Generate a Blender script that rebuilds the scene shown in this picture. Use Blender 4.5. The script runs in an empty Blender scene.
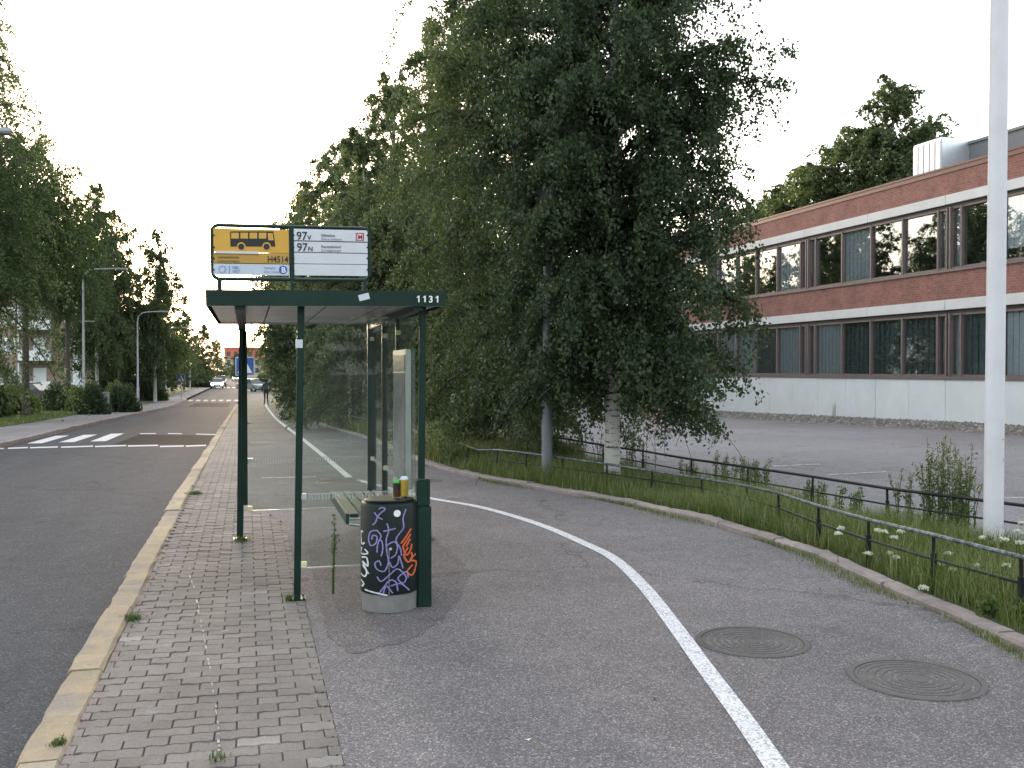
import bpy, bmesh, math, random
import numpy as np
from mathutils import Vector, Matrix
R = math.radians
random.seed(7)
SC = bpy.context.scene
COL = SC.collection
# ------------------------------------------------------------------ camera
F = 960.0; K = F/790; CAMZ = 1.65; YAW = math.atan(264/F); PITCH = math.atan(15/F)
cd = bpy.data.cameras.new('camera'); cam = bpy.data.objects.new('camera', cd); COL.objects.link(cam)
cam.location = (0, 0, CAMZ); cam.rotation_euler = (math.pi/2-PITCH, 0, -YAW)
cd.sensor_width = 36; cd.lens = F/1024*36; cd.clip_start = .05; cd.clip_end = 3000
SC.camera = cam
# ------------------------------------------------------------------ sky, sun, exposure
SUN_EL, SUN_AZ = R(3.5), R(-4)          # azimuth from +Y, positive to the right
w = bpy.data.worlds.new('World'); SC.world = w; w.use_nodes = True
nt = w.node_tree; bg = nt.nodes['Background']
sky = nt.nodes.new('ShaderNodeTexSky'); sky.sky_type = 'NISHITA'; sky.sun_disc = False
sky.sun_elevation = SUN_EL; sky.sun_rotation = SUN_AZ; sky.dust_density = 3.0; sky.air_density = 1.0; sky.ozone_density = 1.0
hs = nt.nodes.new('ShaderNodeHueSaturation'); hs.inputs['Saturation'].default_value = .7
veil = nt.nodes.new('ShaderNodeMix'); veil.data_type = 'RGBA'; veil.inputs[0].default_value = .40
veil.inputs[7].default_value = (2.85, 2.95, 3.15, 1)      # thin even cloud veil over the clear sky
nt.links.new(sky.outputs[0], hs.inputs['Color']); nt.links.new(hs.outputs[0], veil.inputs[6])
nt.links.new(veil.outputs[2], bg.inputs[0]); bg.inputs[1].default_value = .12
sd = bpy.data.lights.new('sun', 'SUN'); sd.energy = .6; sd.angle = R(12); sd.color = (1, .78, .56)
so = bpy.data.objects.new('sun', sd); COL.objects.link(so)
sdir = Vector((math.sin(SUN_AZ)*math.cos(SUN_EL), math.cos(SUN_AZ)*math.cos(SUN_EL), math.sin(SUN_EL)))
so.rotation_euler = sdir.to_track_quat('Z', 'Y').to_euler(); so.location = (0, 60, 30)
SC.view_settings.view_transform = 'Standard'; SC.view_settings.look = 'None'
SC.view_settings.gamma = 1; SC.view_settings.use_curve_mapping = False
SC.view_settings.exposure = 3.18
SC.cycles.use_denoising = True
SC.cycles.max_bounces = 8; SC.cycles.transparent_max_bounces = 12
SC.cycles.sample_clamp_indirect = 6
# ------------------------------------------------------------------ projection helpers (pixel -> place)
CY, SY = math.cos(YAW), math.sin(YAW)
FW = Vector((SY*math.cos(PITCH), CY*math.cos(PITCH), -math.sin(PITCH)))
RT = Vector((CY, -SY, 0)); UP = RT.cross(FW)
CAM = Vector((0, 0, CAMZ))
GY = [(a*K, b) for a, b in [(-60, 0), (11, 0), (20, -.14), (35, -.50), (46, -.68), (60, -.84), (120, -1.05), (900, -1.05)]]
def g(Y):
    for (a, za), (b, zb) in zip(GY, GY[1:]):
        if Y <= b: return za+(zb-za)*max(0, (Y-a))/(b-a)
    return GY[-1][1]
def ray(x, y): return FW+RT*((x-512)/F)+UP*((384-y)/F)
def gp(x, y, off=0.0):
    d = ray(x, y); z = off
    for _ in range(30):
        t = (z-CAMZ)/d.z; z = .5*z+.5*(g(d.y*t)+off)
    return CAM+d*((z-CAMZ)/d.z)
def wp(x, y, Y): d = ray(x, y); return CAM+d*(Y/d.y)
def at(x, y, Z): return CAM+ray(x, y)*(Z*K)
def gz(p, off=0): return Vector((p[0], p[1], g(p[1])+off))
def atg(x, Z, off=0): return gz(at(x, 369, Z), off)
# ------------------------------------------------------------------ mesh helpers
def tag(o, label=None, cat=None, group=None, kind=None):
    for k, v in (('label', label), ('category', cat), ('group', group), ('kind', kind)):
        if v: o[k] = v
    return o
def empty(name, loc=(0, 0, 0), rz=0, **k):
    o = bpy.data.objects.new(name, None); COL.objects.link(o); o.location = loc; o.rotation_euler.z = rz
    return tag(o, **k)
def link(name, me, parent=None, loc=None):
    o = bpy.data.objects.new(name, me); COL.objects.link(o)
    if parent: o.parent = parent
    if loc is not None: o.location = loc
    return o
class MB:
    def __init__(s): s.v = []; s.f = []
    def add(s, v, f):
        n = len(s.v); s.v += [tuple(q) for q in v]; s.f += [tuple(i+n for i in q) for q in f]; return s
    def box(s, a, b, rz=0, piv=None):
        x0, y0, z0 = a; x1, y1, z1 = b
        v = [Vector(q) for q in ((x0,y0,z0),(x1,y0,z0),(x1,y1,z0),(x0,y1,z0),(x0,y0,z1),(x1,y0,z1),(x1,y1,z1),(x0,y1,z1))]
        if rz:
            p = Vector(piv or ((x0+x1)/2, (y0+y1)/2, 0)); m = Matrix.Rotation(rz, 3, 'Z'); v = [m@(q-p)+p for q in v]
        return s.add(v, [(0,3,2,1),(4,5,6,7),(0,1,5,4),(1,2,6,5),(2,3,7,6),(3,0,4,7)])
    def hexa(s, v): return s.add(v, [(0,3,2,1),(4,5,6,7),(0,1,5,4),(1,2,6,5),(2,3,7,6),(3,0,4,7)])
    def tube(s, pts, r, n=8, cap=True):
        pts = [Vector(p) for p in pts]; rr = r if isinstance(r, (list, tuple)) else [r]*len(pts)
        vs = []; fs = []
        for i, p in enumerate(pts):
            d = (pts[min(i+1, len(pts)-1)]-pts[max(i-1, 0)]).normalized()
            a = d.cross(Vector((0, 0, 1)) if abs(d.z) < .9 else Vector((0, 1, 0))).normalized(); b = d.cross(a)
            vs += [p+(a*math.cos(2*math.pi*k/n)+b*math.sin(2*math.pi*k/n))*rr[i] for k in range(n)]
        for i in range(len(pts)-1):
            for k in range(n):
                fs.append((i*n+k, i*n+(k+1) % n, (i+1)*n+(k+1) % n, (i+1)*n+k))
        if cap: fs += [tuple(range(n))[::-1], tuple(range((len(pts)-1)*n, len(pts)*n))]
        return s.add(vs, fs)
    def lathe(s, prof, c=(0, 0, 0), n=24):
        vs = [(c[0]+r*math.cos(2*math.pi*k/n), c[1]+r*math.sin(2*math.pi*k/n), c[2]+z) for r, z in prof for k in range(n)]
        fs = [(i*n+k, i*n+(k+1) % n, (i+1)*n+(k+1) % n, (i+1)*n+k) for i in range(len(prof)-1) for k in range(n)]
        fs += [tuple(range(n))[::-1], tuple(range((len(prof)-1)*n, len(prof)*n))]
        return s.add(vs, fs)
    def prism(s, poly, z0, z1):
        n = len(poly); v = [(p[0], p[1], z0) for p in poly]+[(p[0], p[1], z1) for p in poly]
        return s.add(v, [tuple(range(n))[::-1], tuple(range(n, 2*n))]+[(i, (i+1) % n, n+(i+1) % n, n+i) for i in range(n)])
    def build(s, name, mat, parent=None, smooth=False, loc=None, bevel=0):
        me = bpy.data.meshes.new(name); me.from_pydata(s.v, [], s.f); me.materials.append(mat)
        if bevel:
            bm = bmesh.new(); bm.from_mesh(me)
            bmesh.ops.bevel(bm, geom=[e for e in bm.edges if e.is_manifold and e.calc_face_angle(0) > .5], offset=bevel, segments=2, affect='EDGES', clamp_overlap=True)
            bm.to_mesh(me); bm.free()
        if smooth:
            me.polygons.foreach_set('use_smooth', [True]*len(me.polygons)); me.set_sharp_from_angle(angle=R(40))
        return link(name, me, parent, loc)
def npmesh(name, V, Fq, mat, var=None, smooth=False):
    """V (n,3), Fq (m,k) equal-sided faces"""
    me = bpy.data.meshes.new(name); V = np.asarray(V, np.float32); Fq = np.asarray(Fq, np.int32)
    me.vertices.add(len(V)); me.vertices.foreach_set('co', V.ravel())
    k = Fq.shape[1]; me.loops.add(Fq.size); me.loops.foreach_set('vertex_index', Fq.ravel())
    me.polygons.add(len(Fq)); me.polygons.foreach_set('loop_start', np.arange(0, Fq.size, k, dtype=np.int32))
    me.update(calc_edges=True)
    if var is not None:
        at_ = me.attributes.new('var', 'FLOAT', 'POINT'); at_.data.foreach_set('value', np.asarray(var, np.float32))
    me.materials.append(mat); me.validate()
    return me
# ------------------------------------------------------------------ materials
def newmat(name):
    m = bpy.data.materials.new(name); m.use_nodes = True
    n = m.node_tree; return m, n, n.nodes['Principled BSDF']
def nd(n, t, **k):
    o = n.nodes.new(t)
    for a, b in k.items():
        if a in o.bl_rna.properties: setattr(o, a, b)
    return o
def rgba(c): return (c[0], c[1], c[2], 1)
def ramp(n, src, stops):
    r = n.nodes.new('ShaderNodeValToRGB'); e = r.color_ramp.elements
    while len(e) < len(stops): e.new(.5)
    for q, (p, c) in zip(e, stops): q.position = p; q.color = rgba(c) if not isinstance(c, (int, float)) else (c, c, c, 1)
    n.links.new(src, r.inputs[0]); return r.outputs[0]
def noise(n, scale, detail=4, rough=.6, vec=None, out=0):
    t = n.nodes.new('ShaderNodeTexNoise'); t.inputs['Scale'].default_value = scale; t.inputs['Detail'].default_value = detail
    t.inputs['Roughness'].default_value = rough
    if vec is not None: n.links.new(vec, t.inputs['Vector'])
    return t.outputs[out]
def mixc(n, f, a, b, mode='MIX'):
    m = n.nodes.new('ShaderNodeMix'); m.data_type = 'RGBA'; m.blend_type = mode
    for i, v in ((0, f), (6, a), (7, b)):
        if isinstance(v, bpy.types.NodeSocket): n.links.new(v, m.inputs[i])
        elif isinstance(v, (int, float)): m.inputs[i].default_value = v if i == 0 else (v, v, v, 1)
        else: m.inputs[i].default_value = rgba(v)
    return m.outputs[2]
def bump(n, b, h, s, d=.01):
    u = n.nodes.new('ShaderNodeBump'); u.inputs['Strength'].default_value = s; u.inputs['Distance'].default_value = d
    n.links.new(h, u.inputs['Height']); n.links.new(u.outputs[0], b.inputs['Normal'])
def geo(n): return n.nodes.new('ShaderNodeNewGeometry').outputs['Position']
def mapv(n, vec, sc):
    m = n.nodes.new('ShaderNodeMapping'); m.inputs['Scale'].default_value = sc; n.links.new(vec, m.inputs['Vector']); return m.outputs[0]
def plain(name, c, rough=.6, metal=0, vary=.18, scale=6, bs=0, c2=None, spec=.5):
    m, n, b = newmat(name); p = geo(n)
    a = ramp(n, noise(n, scale, 5, .65, p), [(.3, 1-vary), (.7, 1+vary)])
    n.links.new(mixc(n, 1.0, c, a, 'MULTIPLY') if not c2 else mixc(n, ramp(n, noise(n, scale, 5, .65, p), [(.42, 0), (.62, 1)]), c, c2), b.inputs['Base Color'])
    b.inputs['Roughness'].default_value = rough; b.inputs['Metallic'].default_value = metal
    b.inputs['Specular IOR Level'].default_value = spec
    if bs: bump(n, b, noise(n, scale*14, 3, .6, p), bs, .004)
    return m
def asphalt(name, lo, hi, agg, big=.35, stretch=(1, 1, 1), aggscale=95, spec=.3):
    m, n, b = newmat(name); p = geo(n)
    v = n.nodes.new('ShaderNodeTexVoronoi'); v.inputs['Scale'].default_value = aggscale; n.links.new(p, v.inputs['Vector'])
    sep = n.nodes.new('ShaderNodeSeparateColor'); n.links.new(v.outputs['Color'], sep.inputs[0])
    fine = ramp(n, sep.outputs[0], [(.0, lo), (.5, tuple((a+c)/2 for a, c in zip(lo, hi))), (.86, hi), (1., agg)])
    bigv = ramp(n, noise(n, big, 5, .6, mapv(n, p, stretch)), [(.3, .78), (.7, 1.2)])
    c = mixc(n, 1, fine, bigv, 'MULTIPLY')
    med = ramp(n, noise(n, 3.5, 4, .7, p), [(.3, .88), (.7, 1.1)]); c = mixc(n, 1, c, med, 'MULTIPLY')
    c = mixc(n, ramp(n, noise(n, .9, 6, .75, p), [(.56, 0), (.70, .38)]), c, tuple(.7*x for x in lo))   # oily dark stains
    # cracks / sealed seams
    cv = n.nodes.new('ShaderNodeTexVoronoi'); cv.feature = 'DISTANCE_TO_EDGE'; cv.inputs['Scale'].default_value = .22
    ad = n.nodes.new('ShaderNodeVectorMath'); ad.operation = 'ADD'; n.links.new(p, ad.inputs[0])
    sc_ = n.nodes.new('ShaderNodeVectorMath'); sc_.operation = 'SCALE'; sc_.inputs['Scale'].default_value = 1.1
    n.links.new(noise(n, 1.3, 5, .7, p, 1), sc_.inputs[0]); n.links.new(sc_.outputs[0], ad.inputs[1]); n.links.new(ad.outputs[0], cv.inputs['Vector'])
    c = mixc(n, ramp(n, cv.outputs[0], [(.0, .55), (.006, 0)]), c, tuple(.45*x for x in lo))
    n.links.new(c, b.inputs['Base Color']); b.inputs['Roughness'].default_value = .9
    b.inputs['Specular IOR Level'].default_value = spec
    bump(n, b, v.outputs['Distance'], .55, .006)
    return m
M = {}
M['path'] = asphalt('path_asphalt', (.082,.075,.077), (.180,.166,.168), (.35,.325,.32), aggscale=140)
M['road'] = asphalt('road_asphalt', (.033,.037,.044), (.061,.067,.077), (.12,.13,.14), .5, (1, .06, 1), 110, spec=.12)
M['lot'] = asphalt('lot_asphalt', (.13,.125,.13), (.235,.225,.232), (.36,.35,.35), .12)
M['side'] = asphalt('far_walk_asphalt', (.11,.105,.108), (.21,.20,.205), (.33,.32,.32), .3)
M['dark_asphalt'] = asphalt('darker_path_asphalt', (.062,.056,.058), (.145,.134,.136), (.28,.26,.26), aggscale=140)  # darker path asphalt for the shelter patch and the manhole seams
M['patch'] = asphalt('fresh_asphalt', (.014,.015,.017), (.026,.027,.030), (.05,.05,.05), spec=.04)
def whitepaint():
    m, n, b = newmat('worn_white_paint'); p = geo(n)
    v = n.nodes.new('ShaderNodeTexVoronoi'); v.inputs['Scale'].default_value = 95; n.links.new(p, v.inputs['Vector'])
    sp = n.nodes.new('ShaderNodeSeparateColor'); n.links.new(v.outputs['Color'], sp.inputs[0])
    wear = mixc(n, .5, noise(n, 9, 5, .75, p), sp.outputs[1])
    n.links.new(mixc(n, ramp(n, wear, [(.30, 0), (.50, 1)]), (.30,.29,.29), (.58,.58,.60)), b.inputs['Base Color'])
    b.inputs['Roughness'].default_value = .8; bump(n, b, v.outputs['Distance'], .4, .004); return m
M['wpaint'] = whitepaint()
def wornfaint():
    m, n, b = newmat('almost_worn_off_paint'); p = geo(n)
    n.links.new(mixc(n, ramp(n, noise(n, 12, 5, .8, p), [(.40, 0), (.6, 1)]), (.17,.16,.16), (.45,.44,.44)), b.inputs['Base Color'])
    b.inputs['Roughness'].default_value = .85; return m
M['faint'] = wornfaint()
def paver():
    m, n, b = newmat('concrete_paver'); p = geo(n)
    oi = n.nodes.new('ShaderNodeObjectInfo').outputs['Random']; isl = n.nodes.new('ShaderNodeNewGeometry').outputs['Random Per Island']
    a = n.nodes.new('ShaderNodeMath'); a.operation = 'ADD'; n.links.new(oi, a.inputs[0]); n.links.new(isl, a.inputs[1])
    fr = n.nodes.new('ShaderNodeMath'); fr.operation = 'FRACT'; n.links.new(a.outputs[0], fr.inputs[0])
    c = ramp(n, fr.outputs[0], [(0, (.138,.122,.110)), (.5, (.160,.143,.130)), (.96, (.176,.158,.144)), (.995, (.23,.21,.195))])
    c = mixc(n, 1, c, ramp(n, noise(n, 1.1, 6, .72, p), [(.28, .70), (.72, 1.22)]), 'MULTIPLY')
    c = mixc(n, 1, c, ramp(n, noise(n, 60, 3, .7, p), [(.3, .82), (.7, 1.18)]), 'MULTIPLY')
    c = mixc(n, ramp(n, noise(n, 5, 6, .8, p), [(.60, 0), (.72, .6)]), c, (.33,.315,.30))   # scuffs of cement
    n.links.new(c, b.inputs['Base Color']); b.inputs['Roughness'].default_value = .9; bump(n, b, noise(n, 180, 3, .6, p), .5, .003)
    return m
M['paver'] = paver()
M['joint'] = plain('sandy_joint', (.115,.102,.088), .95, vary=.35, scale=9, bs=.4)
def kerbmat(name, c1, c2, c3):
    m, n, b = newmat(name); p = geo(n)
    c = mixc(n, ramp(n, noise(n, 4.5, 6, .7, p), [(.40, 0), (.56, 1)]), c1, c2)
    c = mixc(n, ramp(n, noise(n, 1.6, 5, .7, p), [(.52, 0), (.64, 1)]), c, c3)
    oi = n.nodes.new('ShaderNodeObjectInfo').outputs['Random']
    c = mixc(n, 1, c, ramp(n, oi, [(0, .88), (1, 1.12)]), 'MULTIPLY')
    c = mixc(n, 1, c, ramp(n, noise(n, 120, 2, .7, p), [(.3, .8), (.7, 1.2)]), 'MULTIPLY')
    c = mixc(n, ramp(n, noise(n, 11, 6, .8, p), [(.60, 0), (.72, .7)]), c, tuple(.5*x for x in c3))
    n.links.new(c, b.inputs['Base Color']); b.inputs['Roughness'].default_value = .9; bump(n, b, noise(n, 28, 5, .75, p), .9, .015); return m
M['kerb_y'] = kerbmat('yellow_worn_kerb', (.37,.29,.18), (.31,.255,.185), (.24,.21,.18))
M['kerb_p'] = kerbmat('reddish_granite', (.27,.225,.205), (.22,.19,.18), (.32,.27,.245))
M['green'] = plain('dark_green_paint', (.009,.030,.022), .42, vary=.25, scale=5, spec=.22)
M['greenb'] = plain('green_bench_paint', (.012,.050,.038), .4, vary=.2, spec=.25)
M['grey'] = plain('galvanised_grey', (.30,.315,.33), .5, .3, .15, 3)
M['greydark'] = plain('weathered_grey_post', (.13,.14,.155), .6, .1, .15, 3)
M['caseg'] = plain('dull_case_sheet', (.20,.22,.24), .2, vary=.3, scale=4)
M['blued'] = plain('dark_blue_header', (.03,.05,.10), .3)
M['alu'] = plain('pale_aluminium', (.55,.56,.56), .4, .6, .1)
M['roofunder'] = plain('shelter_ceiling_panel', (.42,.40,.39), .25, .0, .12, 3, spec=.8)
M['conc'] = plain('bin_concrete', (.19,.185,.175), .9, vary=.2, scale=9, bs=.5)
M['bin'] = plain('bin_dark_enamel', (.008,.014,.014), .4, vary=.3, spec=.2)
M['white'] = plain('white_enamel', (.80,.80,.80), .35, vary=.04)
M['signwhite'] = plain('sign_white', (.60,.62,.66), .4, vary=.05)
M['signpale'] = plain('sign_pale_blue', (.52,.58,.66), .4, vary=.05)
M['yellow'] = plain('sign_yellow', (.60,.34,.045), .4, vary=.05)
M['yellow2'] = plain('sign_dull_yellow', (.46,.27,.045), .4, vary=.05)
M['black'] = plain('black_print', (.012,.012,.013), .5, vary=.1)
M['greyp'] = plain('grey_print', (.20,.20,.21), .5, vary=.1)
M['brownp'] = plain('brown_print', (.16,.10,.03), .5, vary=.1)
M['blue'] = plain('blue_print', (.022,.095,.38), .4, vary=.05)
M['blue2'] = plain('pale_blue_print', (.20,.30,.55), .4, vary=.05)
M['red'] = plain('red_print', (.50,.03,.05), .4, vary=.05)
M['sticker'] = plain('clamp_sticker', (.70,.66,.42), .5, vary=.1)
M['purple'] = plain('purple_spray', (.24,.21,.46), .6, vary=.1)
M['orange'] = plain('orange_spray', (.62,.115,.03), .6, vary=.1)
M['wspray'] = plain('white_spray', (.60,.62,.64), .6, vary=.1)
M['polew'] = plain('white_pole_paint', (.66,.66,.69), .5, c2=(.61,.61,.63), scale=3, spec=.3)
M['iron'] = plain('black_fence_paint', (.012,.013,.014), .5, vary=.3, scale=20, spec=.25)
M['rail'] = plain('worn_fence_rail', (.022,.026,.028), .42, c2=(.15,.19,.20), scale=26)
M['cast'] = plain('cast_iron', (.085,.078,.074), .6, .3, .2, 14, spec=.3)
M['mdark'] = plain('mullion_brown', (.135,.108,.104), .6, vary=.15)
M['gapdark'] = plain('dark_gap_trim', (.030,.026,.026), .7)  # near-black trim for window heads, wall backing, cleat and balcony slabs
M['interior'] = plain('room_interior', (.16,.175,.18), .9)
M['blind'] = plain('pale_blind', (.70,.74,.79), .8, vary=.06, scale=2)
M['gblind'] = plain('grey_curtain', (.20,.235,.245), .8, vary=.35, scale=1.1)
M['whitec'] = plain('white_concrete', (.60,.605,.595), .85, vary=.07, scale=1.6, bs=.2)
M['plinth'] = plain('painted_plinth', (.66,.69,.70), .85, vary=.07, scale=1.2, bs=.2)
M['roofgrey'] = plain('roof_grey_sheet', (.15,.155,.165), .6, vary=.1)
M['metal'] = plain('bright_vent_sheet', (.62,.64,.67), .38, .75, .05)
M['coping'] = plain('dark_red_coping', (.14,.065,.055), .5, vary=.1)
M['soil'] = plain('verge_soil', (.050,.050,.024), .95, c2=(.035,.052,.016), scale=5, bs=.6)
M['lawn'] = plain('lawn', (.055,.085,.022), .95, c2=(.085,.10,.035), scale=1.7, bs=.9)
M['ground'] = plain('distant_ground', (.045,.062,.022), .95, c2=(.06,.062,.04), scale=.2, bs=.5)
M['housepane'] = plain('curtained_pane', (.26,.28,.29), .3, vary=.5, scale=1.5)
M['tyre'] = plain('tyre_rubber', (.018,.018,.018), .85)
M['glassdark'] = plain('car_glass', (.02,.022,.025), .08, vary=.05, spec=.8)
def brickmat(name, c1, c2, mort, scale=1.0, bw=.25, rh=.075, ms=.010):
    m, n, b = newmat(name)
    tc = n.nodes.new('ShaderNodeTexCoord').outputs['Object']
    sx = n.nodes.new('ShaderNodeSeparateXYZ'); n.links.new(tc, sx.inputs[0]); cb = n.nodes.new('ShaderNodeCombineXYZ')
    n.links.new(sx.outputs['X'], cb.inputs[0]); n.links.new(sx.outputs['Z'], cb.inputs[1])
    t = n.nodes.new('ShaderNodeTexBrick'); n.links.new(cb.outputs[0], t.inputs['Vector'])
    for k, v in (('Scale', scale), ('Brick Width', bw), ('Row Height', rh), ('Mortar Size', ms), ('Bias', -.1)): t.inputs[k].default_value = v
    t.inputs['Color1'].default_value = rgba(c1); t.inputs['Color2'].default_value = rgba(c2); t.inputs['Mortar'].default_value = rgba(mort)
    c = mixc(n, 1, t.outputs[0], ramp(n, noise(n, 1.4, 5, .7, tc), [(.3, .75), (.7, 1.25)]), 'MULTIPLY')
    c = mixc(n, 1, c, ramp(n, noise(n, 9, 4, .7, tc), [(.3, .8), (.7, 1.2)]), 'MULTIPLY')
    n.links.new(c, b.inputs['Base Color']); b.inputs['Roughness'].default_value = .9
    bump(n, b, t.outputs[1], -.5, .008); return m
M['brick'] = brickmat('red_brick', (.27,.105,.082), (.205,.080,.064), (.22,.155,.135))
M['brownbrick'] = brickmat('brown_brick', (.31,.235,.18), (.27,.20,.155), (.29,.24,.20))
def glassmat(name, refl, tint, haze=.0, edge=.5):
    m, n, b = newmat(name); n.nodes.remove(b); out = n.nodes['Material Output']
    tr = n.nodes.new('ShaderNodeBsdfTransparent'); tr.inputs[0].default_value = rgba(tint)
    gl = n.nodes.new('ShaderNodeBsdfGlossy'); gl.inputs['Roughness'].default_value = .012
    df = n.nodes.new('ShaderNodeBsdfDiffuse'); df.inputs[0].default_value = (.6, .6, .6, 1)
    lw = n.nodes.new('ShaderNodeLayerWeight'); lw.inputs['Blend'].default_value = .25
    f = n.nodes.new('ShaderNodeMath'); f.operation = 'MULTIPLY_ADD'; n.links.new(lw.outputs['Fresnel'], f.inputs[0]); f.inputs[1].default_value = edge; f.inputs[2].default_value = refl
    m1 = n.nodes.new('ShaderNodeMixShader'); m1.inputs[0].default_value = haze; n.links.new(tr.outputs[0], m1.inputs[1]); n.links.new(df.outputs[0], m1.inputs[2])
    m2 = n.nodes.new('ShaderNodeMixShader'); n.links.new(f.outputs[0], m2.inputs[0]); n.links.new(m1.outputs[0], m2.inputs[1]); n.links.new(gl.outputs[0], m2.inputs[2])
    n.links.new(m2.outputs[0], out.inputs[0]); return m
M['glass'] = glassmat('shelter_glass', .015, (.90,.93,.91), .012, .28)
M['facade_glass'] = glassmat('sun_control_glass', .20, (.93,.96,.96), .0, .4)
def frost():
    m, n, b = newmat('frosted_stripe'); out = n.nodes['Material Output']; b.inputs['Base Color'].default_value = (.5, .54, .54, 1)
    t = n.nodes.new('ShaderNodeBsdfTransparent'); x = n.nodes.new('ShaderNodeMixShader'); x.inputs[0].default_value = .28
    n.links.new(t.outputs[0], x.inputs[1]); n.links.new(b.outputs[0], x.inputs[2]); n.links.new(x.outputs[0], out.inputs[0]); return m
M['frost'] = frost()
def leafmat(name, c1, c2, c3, tr=.42):
    m, n, b = newmat(name); n.nodes.remove(b); out = n.nodes['Material Output']
    a = n.nodes.new('ShaderNodeAttribute'); a.attribute_name = 'var'
    c = ramp(n, a.outputs['Fac'], [(0, c1), (.6, c2), (.96, c3), (1, tuple(1.25*x for x in c3))])
    d = n.nodes.new('ShaderNodeBsdfPrincipled'); n.links.new(c, d.inputs['Base Color']); d.inputs['Roughness'].default_value = .5; d.inputs['Specular IOR Level'].default_value = .35
    t = n.nodes.new('ShaderNodeBsdfTranslucent'); n.links.new(mixc(n, 1, c, (1.1, 1.25, .6), 'MULTIPLY'), t.inputs[0])
    mx = n.nodes.new('ShaderNodeMixShader'); mx.inputs[0].default_value = tr
    n.links.new(d.outputs[0], mx.inputs[1]); n.links.new(t.outputs[0], mx.inputs[2]); n.links.new(mx.outputs[0], out.inputs[0]); return m
M['leaf_dark'] = leafmat('birch_leaf_dark', (.030,.050,.026), (.054,.080,.040), (.095,.128,.066))
M['leaf_mid'] = leafmat('birch_leaf', (.055,.078,.036), (.092,.120,.056), (.15,.175,.088))
M['leaf_pale'] = leafmat('pale_birch_leaf', (.085,.110,.056), (.150,.178,.092), (.23,.255,.145))  # lighter birch leaf; skylight on the paler crowns is put into the colour
M['leaf_bush'] = leafmat('bush_leaf', (.035,.06,.02), (.055,.088,.03), (.085,.12,.045))
M['leaf_lime'] = leafmat('pale_bush_leaf', (.08,.12,.03), (.12,.16,.045), (.18,.21,.08))
M['grassb'] = leafmat('grass_blade', (.085,.118,.032), (.140,.178,.055), (.31,.29,.17), .38)
M['weed'] = leafmat('weed_leaf', (.060,.095,.026), (.095,.135,.042), (.15,.18,.075), .35)
M['umbel'] = leafmat('white_umbel', (.55,.56,.48), (.65,.66,.60), (.74,.74,.70), .2)
M['seed'] = leafmat('pale_seed_head', (.15,.15,.08), (.22,.21,.13), (.30,.28,.20), .2)
M['dead'] = leafmat('dead_leaf', (.10,.055,.028), (.14,.08,.04), (.19,.12,.06), .2)
def birchbark():
    m, n, b = newmat('birch_bark'); tc = n.nodes.new('ShaderNodeTexCoord').outputs['Object']
    dash = ramp(n, noise(n, 5, 5, .7, mapv(n, tc, (1.0, 1.0, 6))), [(.54, 0), (.60, 1)])
    big = ramp(n, noise(n, 2.2, 4, .7, mapv(n, tc, (1, 1, 1.2))), [(.60, 0), (.66, 1)])
    c = mixc(n, dash, (.50,.49,.46), (.055,.048,.042)); c = mixc(n, big, c, (.06,.052,.045))
    n.links.new(c, b.inputs['Base Color']); b.inputs['Roughness'].default_value = .8; bump(n, b, noise(n, 30, 4, .7, tc), .5, .01); return m
M['birch'] = birchbark()
M['bark'] = plain('grey_brown_bark', (.075,.062,.050), .9, vary=.3, scale=8, bs=.5)
M['twig'] = plain('dark_twig', (.045,.036,.030), .9, vary=.2)
def gravelmat():
    m, n, b = newmat('grey_gravel'); p = geo(n)
    isl = n.nodes.new('ShaderNodeNewGeometry').outputs['Random Per Island']
    n.links.new(ramp(n, isl, [(0, (.10,.095,.085)), (.6, (.20,.19,.175)), (1, (.34,.325,.305))]), b.inputs['Base Color']); b.inputs['Roughness'].default_value = .9; return m
M['gravel'] = gravelmat()
def emis(name, c, s):
    m, n, b = newmat(name); b.inputs['Emission Color'].default_value = rgba(c); b.inputs['Emission Strength'].default_value = s; b.inputs['Base Color'].default_value = rgba(c); return m
M['headlight'] = emis('lit_headlamp', (1, .95, .85), 3.0)
M['tail'] = plain('red_lamp', (.35,.02,.02), .3)
# ================================================================== SETTING
def lerp_poly(P, Y):
    for (x0, y0), (x1, y1) in zip(P, P[1:]):
        if Y <= y1: return x0+(x1-x0)*(Y-y0)/(y1-y0) if Y > y0 else x0
    return P[-1][0]
def poly_from(px, off=0): return [(q.x, q.y) for q in (gp(x, y, off) for x, y in px)]
ky = lambda P: [(a*1.02, b*K) for a, b in P]
KR = [(-.77, -36), (-.77, 8.5), (-.72, 24), (-.76, 42), (-.68, 68), (-.5, 150), (0, 510)]        # pavement-side edge of the yellow kerb
KL = [(-6.6, -36), (-5.8, 20), (-5.95, 32), (-6.0, 43), (-5.5, 56), (-5.0, 66), (-4.95, 85), (-5.1, 142), (-4.8, 510)]   # far kerb, road edge
LG = [(-9.4, -36), (-8.8, 12), (-8.45, 37), (-8.3, 50), (-7.9, 58), (-6.95, 66), (-6.8, 92), (-6.9, 131), (-7, 510)]   # lawn edge
PE = ky([(.40, -30), (.37, 8.6), (.30, 9.0), (-.05, 10.2), (-.05, 20), (.0, 42), (.1, 120)])       # paver / asphalt border
PK = ky([(3.7, -30), (4.1, 1.5)])+poly_from([(1024,653.6),(957,621),(889.6,592.6),(815,557),(700,521.6),(637,507),(556,492),(487,481),(447,471),(422,463),(357,436)])
PK = PK+ky([(2.35, 30), (2.2, 50), (2.2, 120)])                                                     # grass-side kerb of the path
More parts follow.
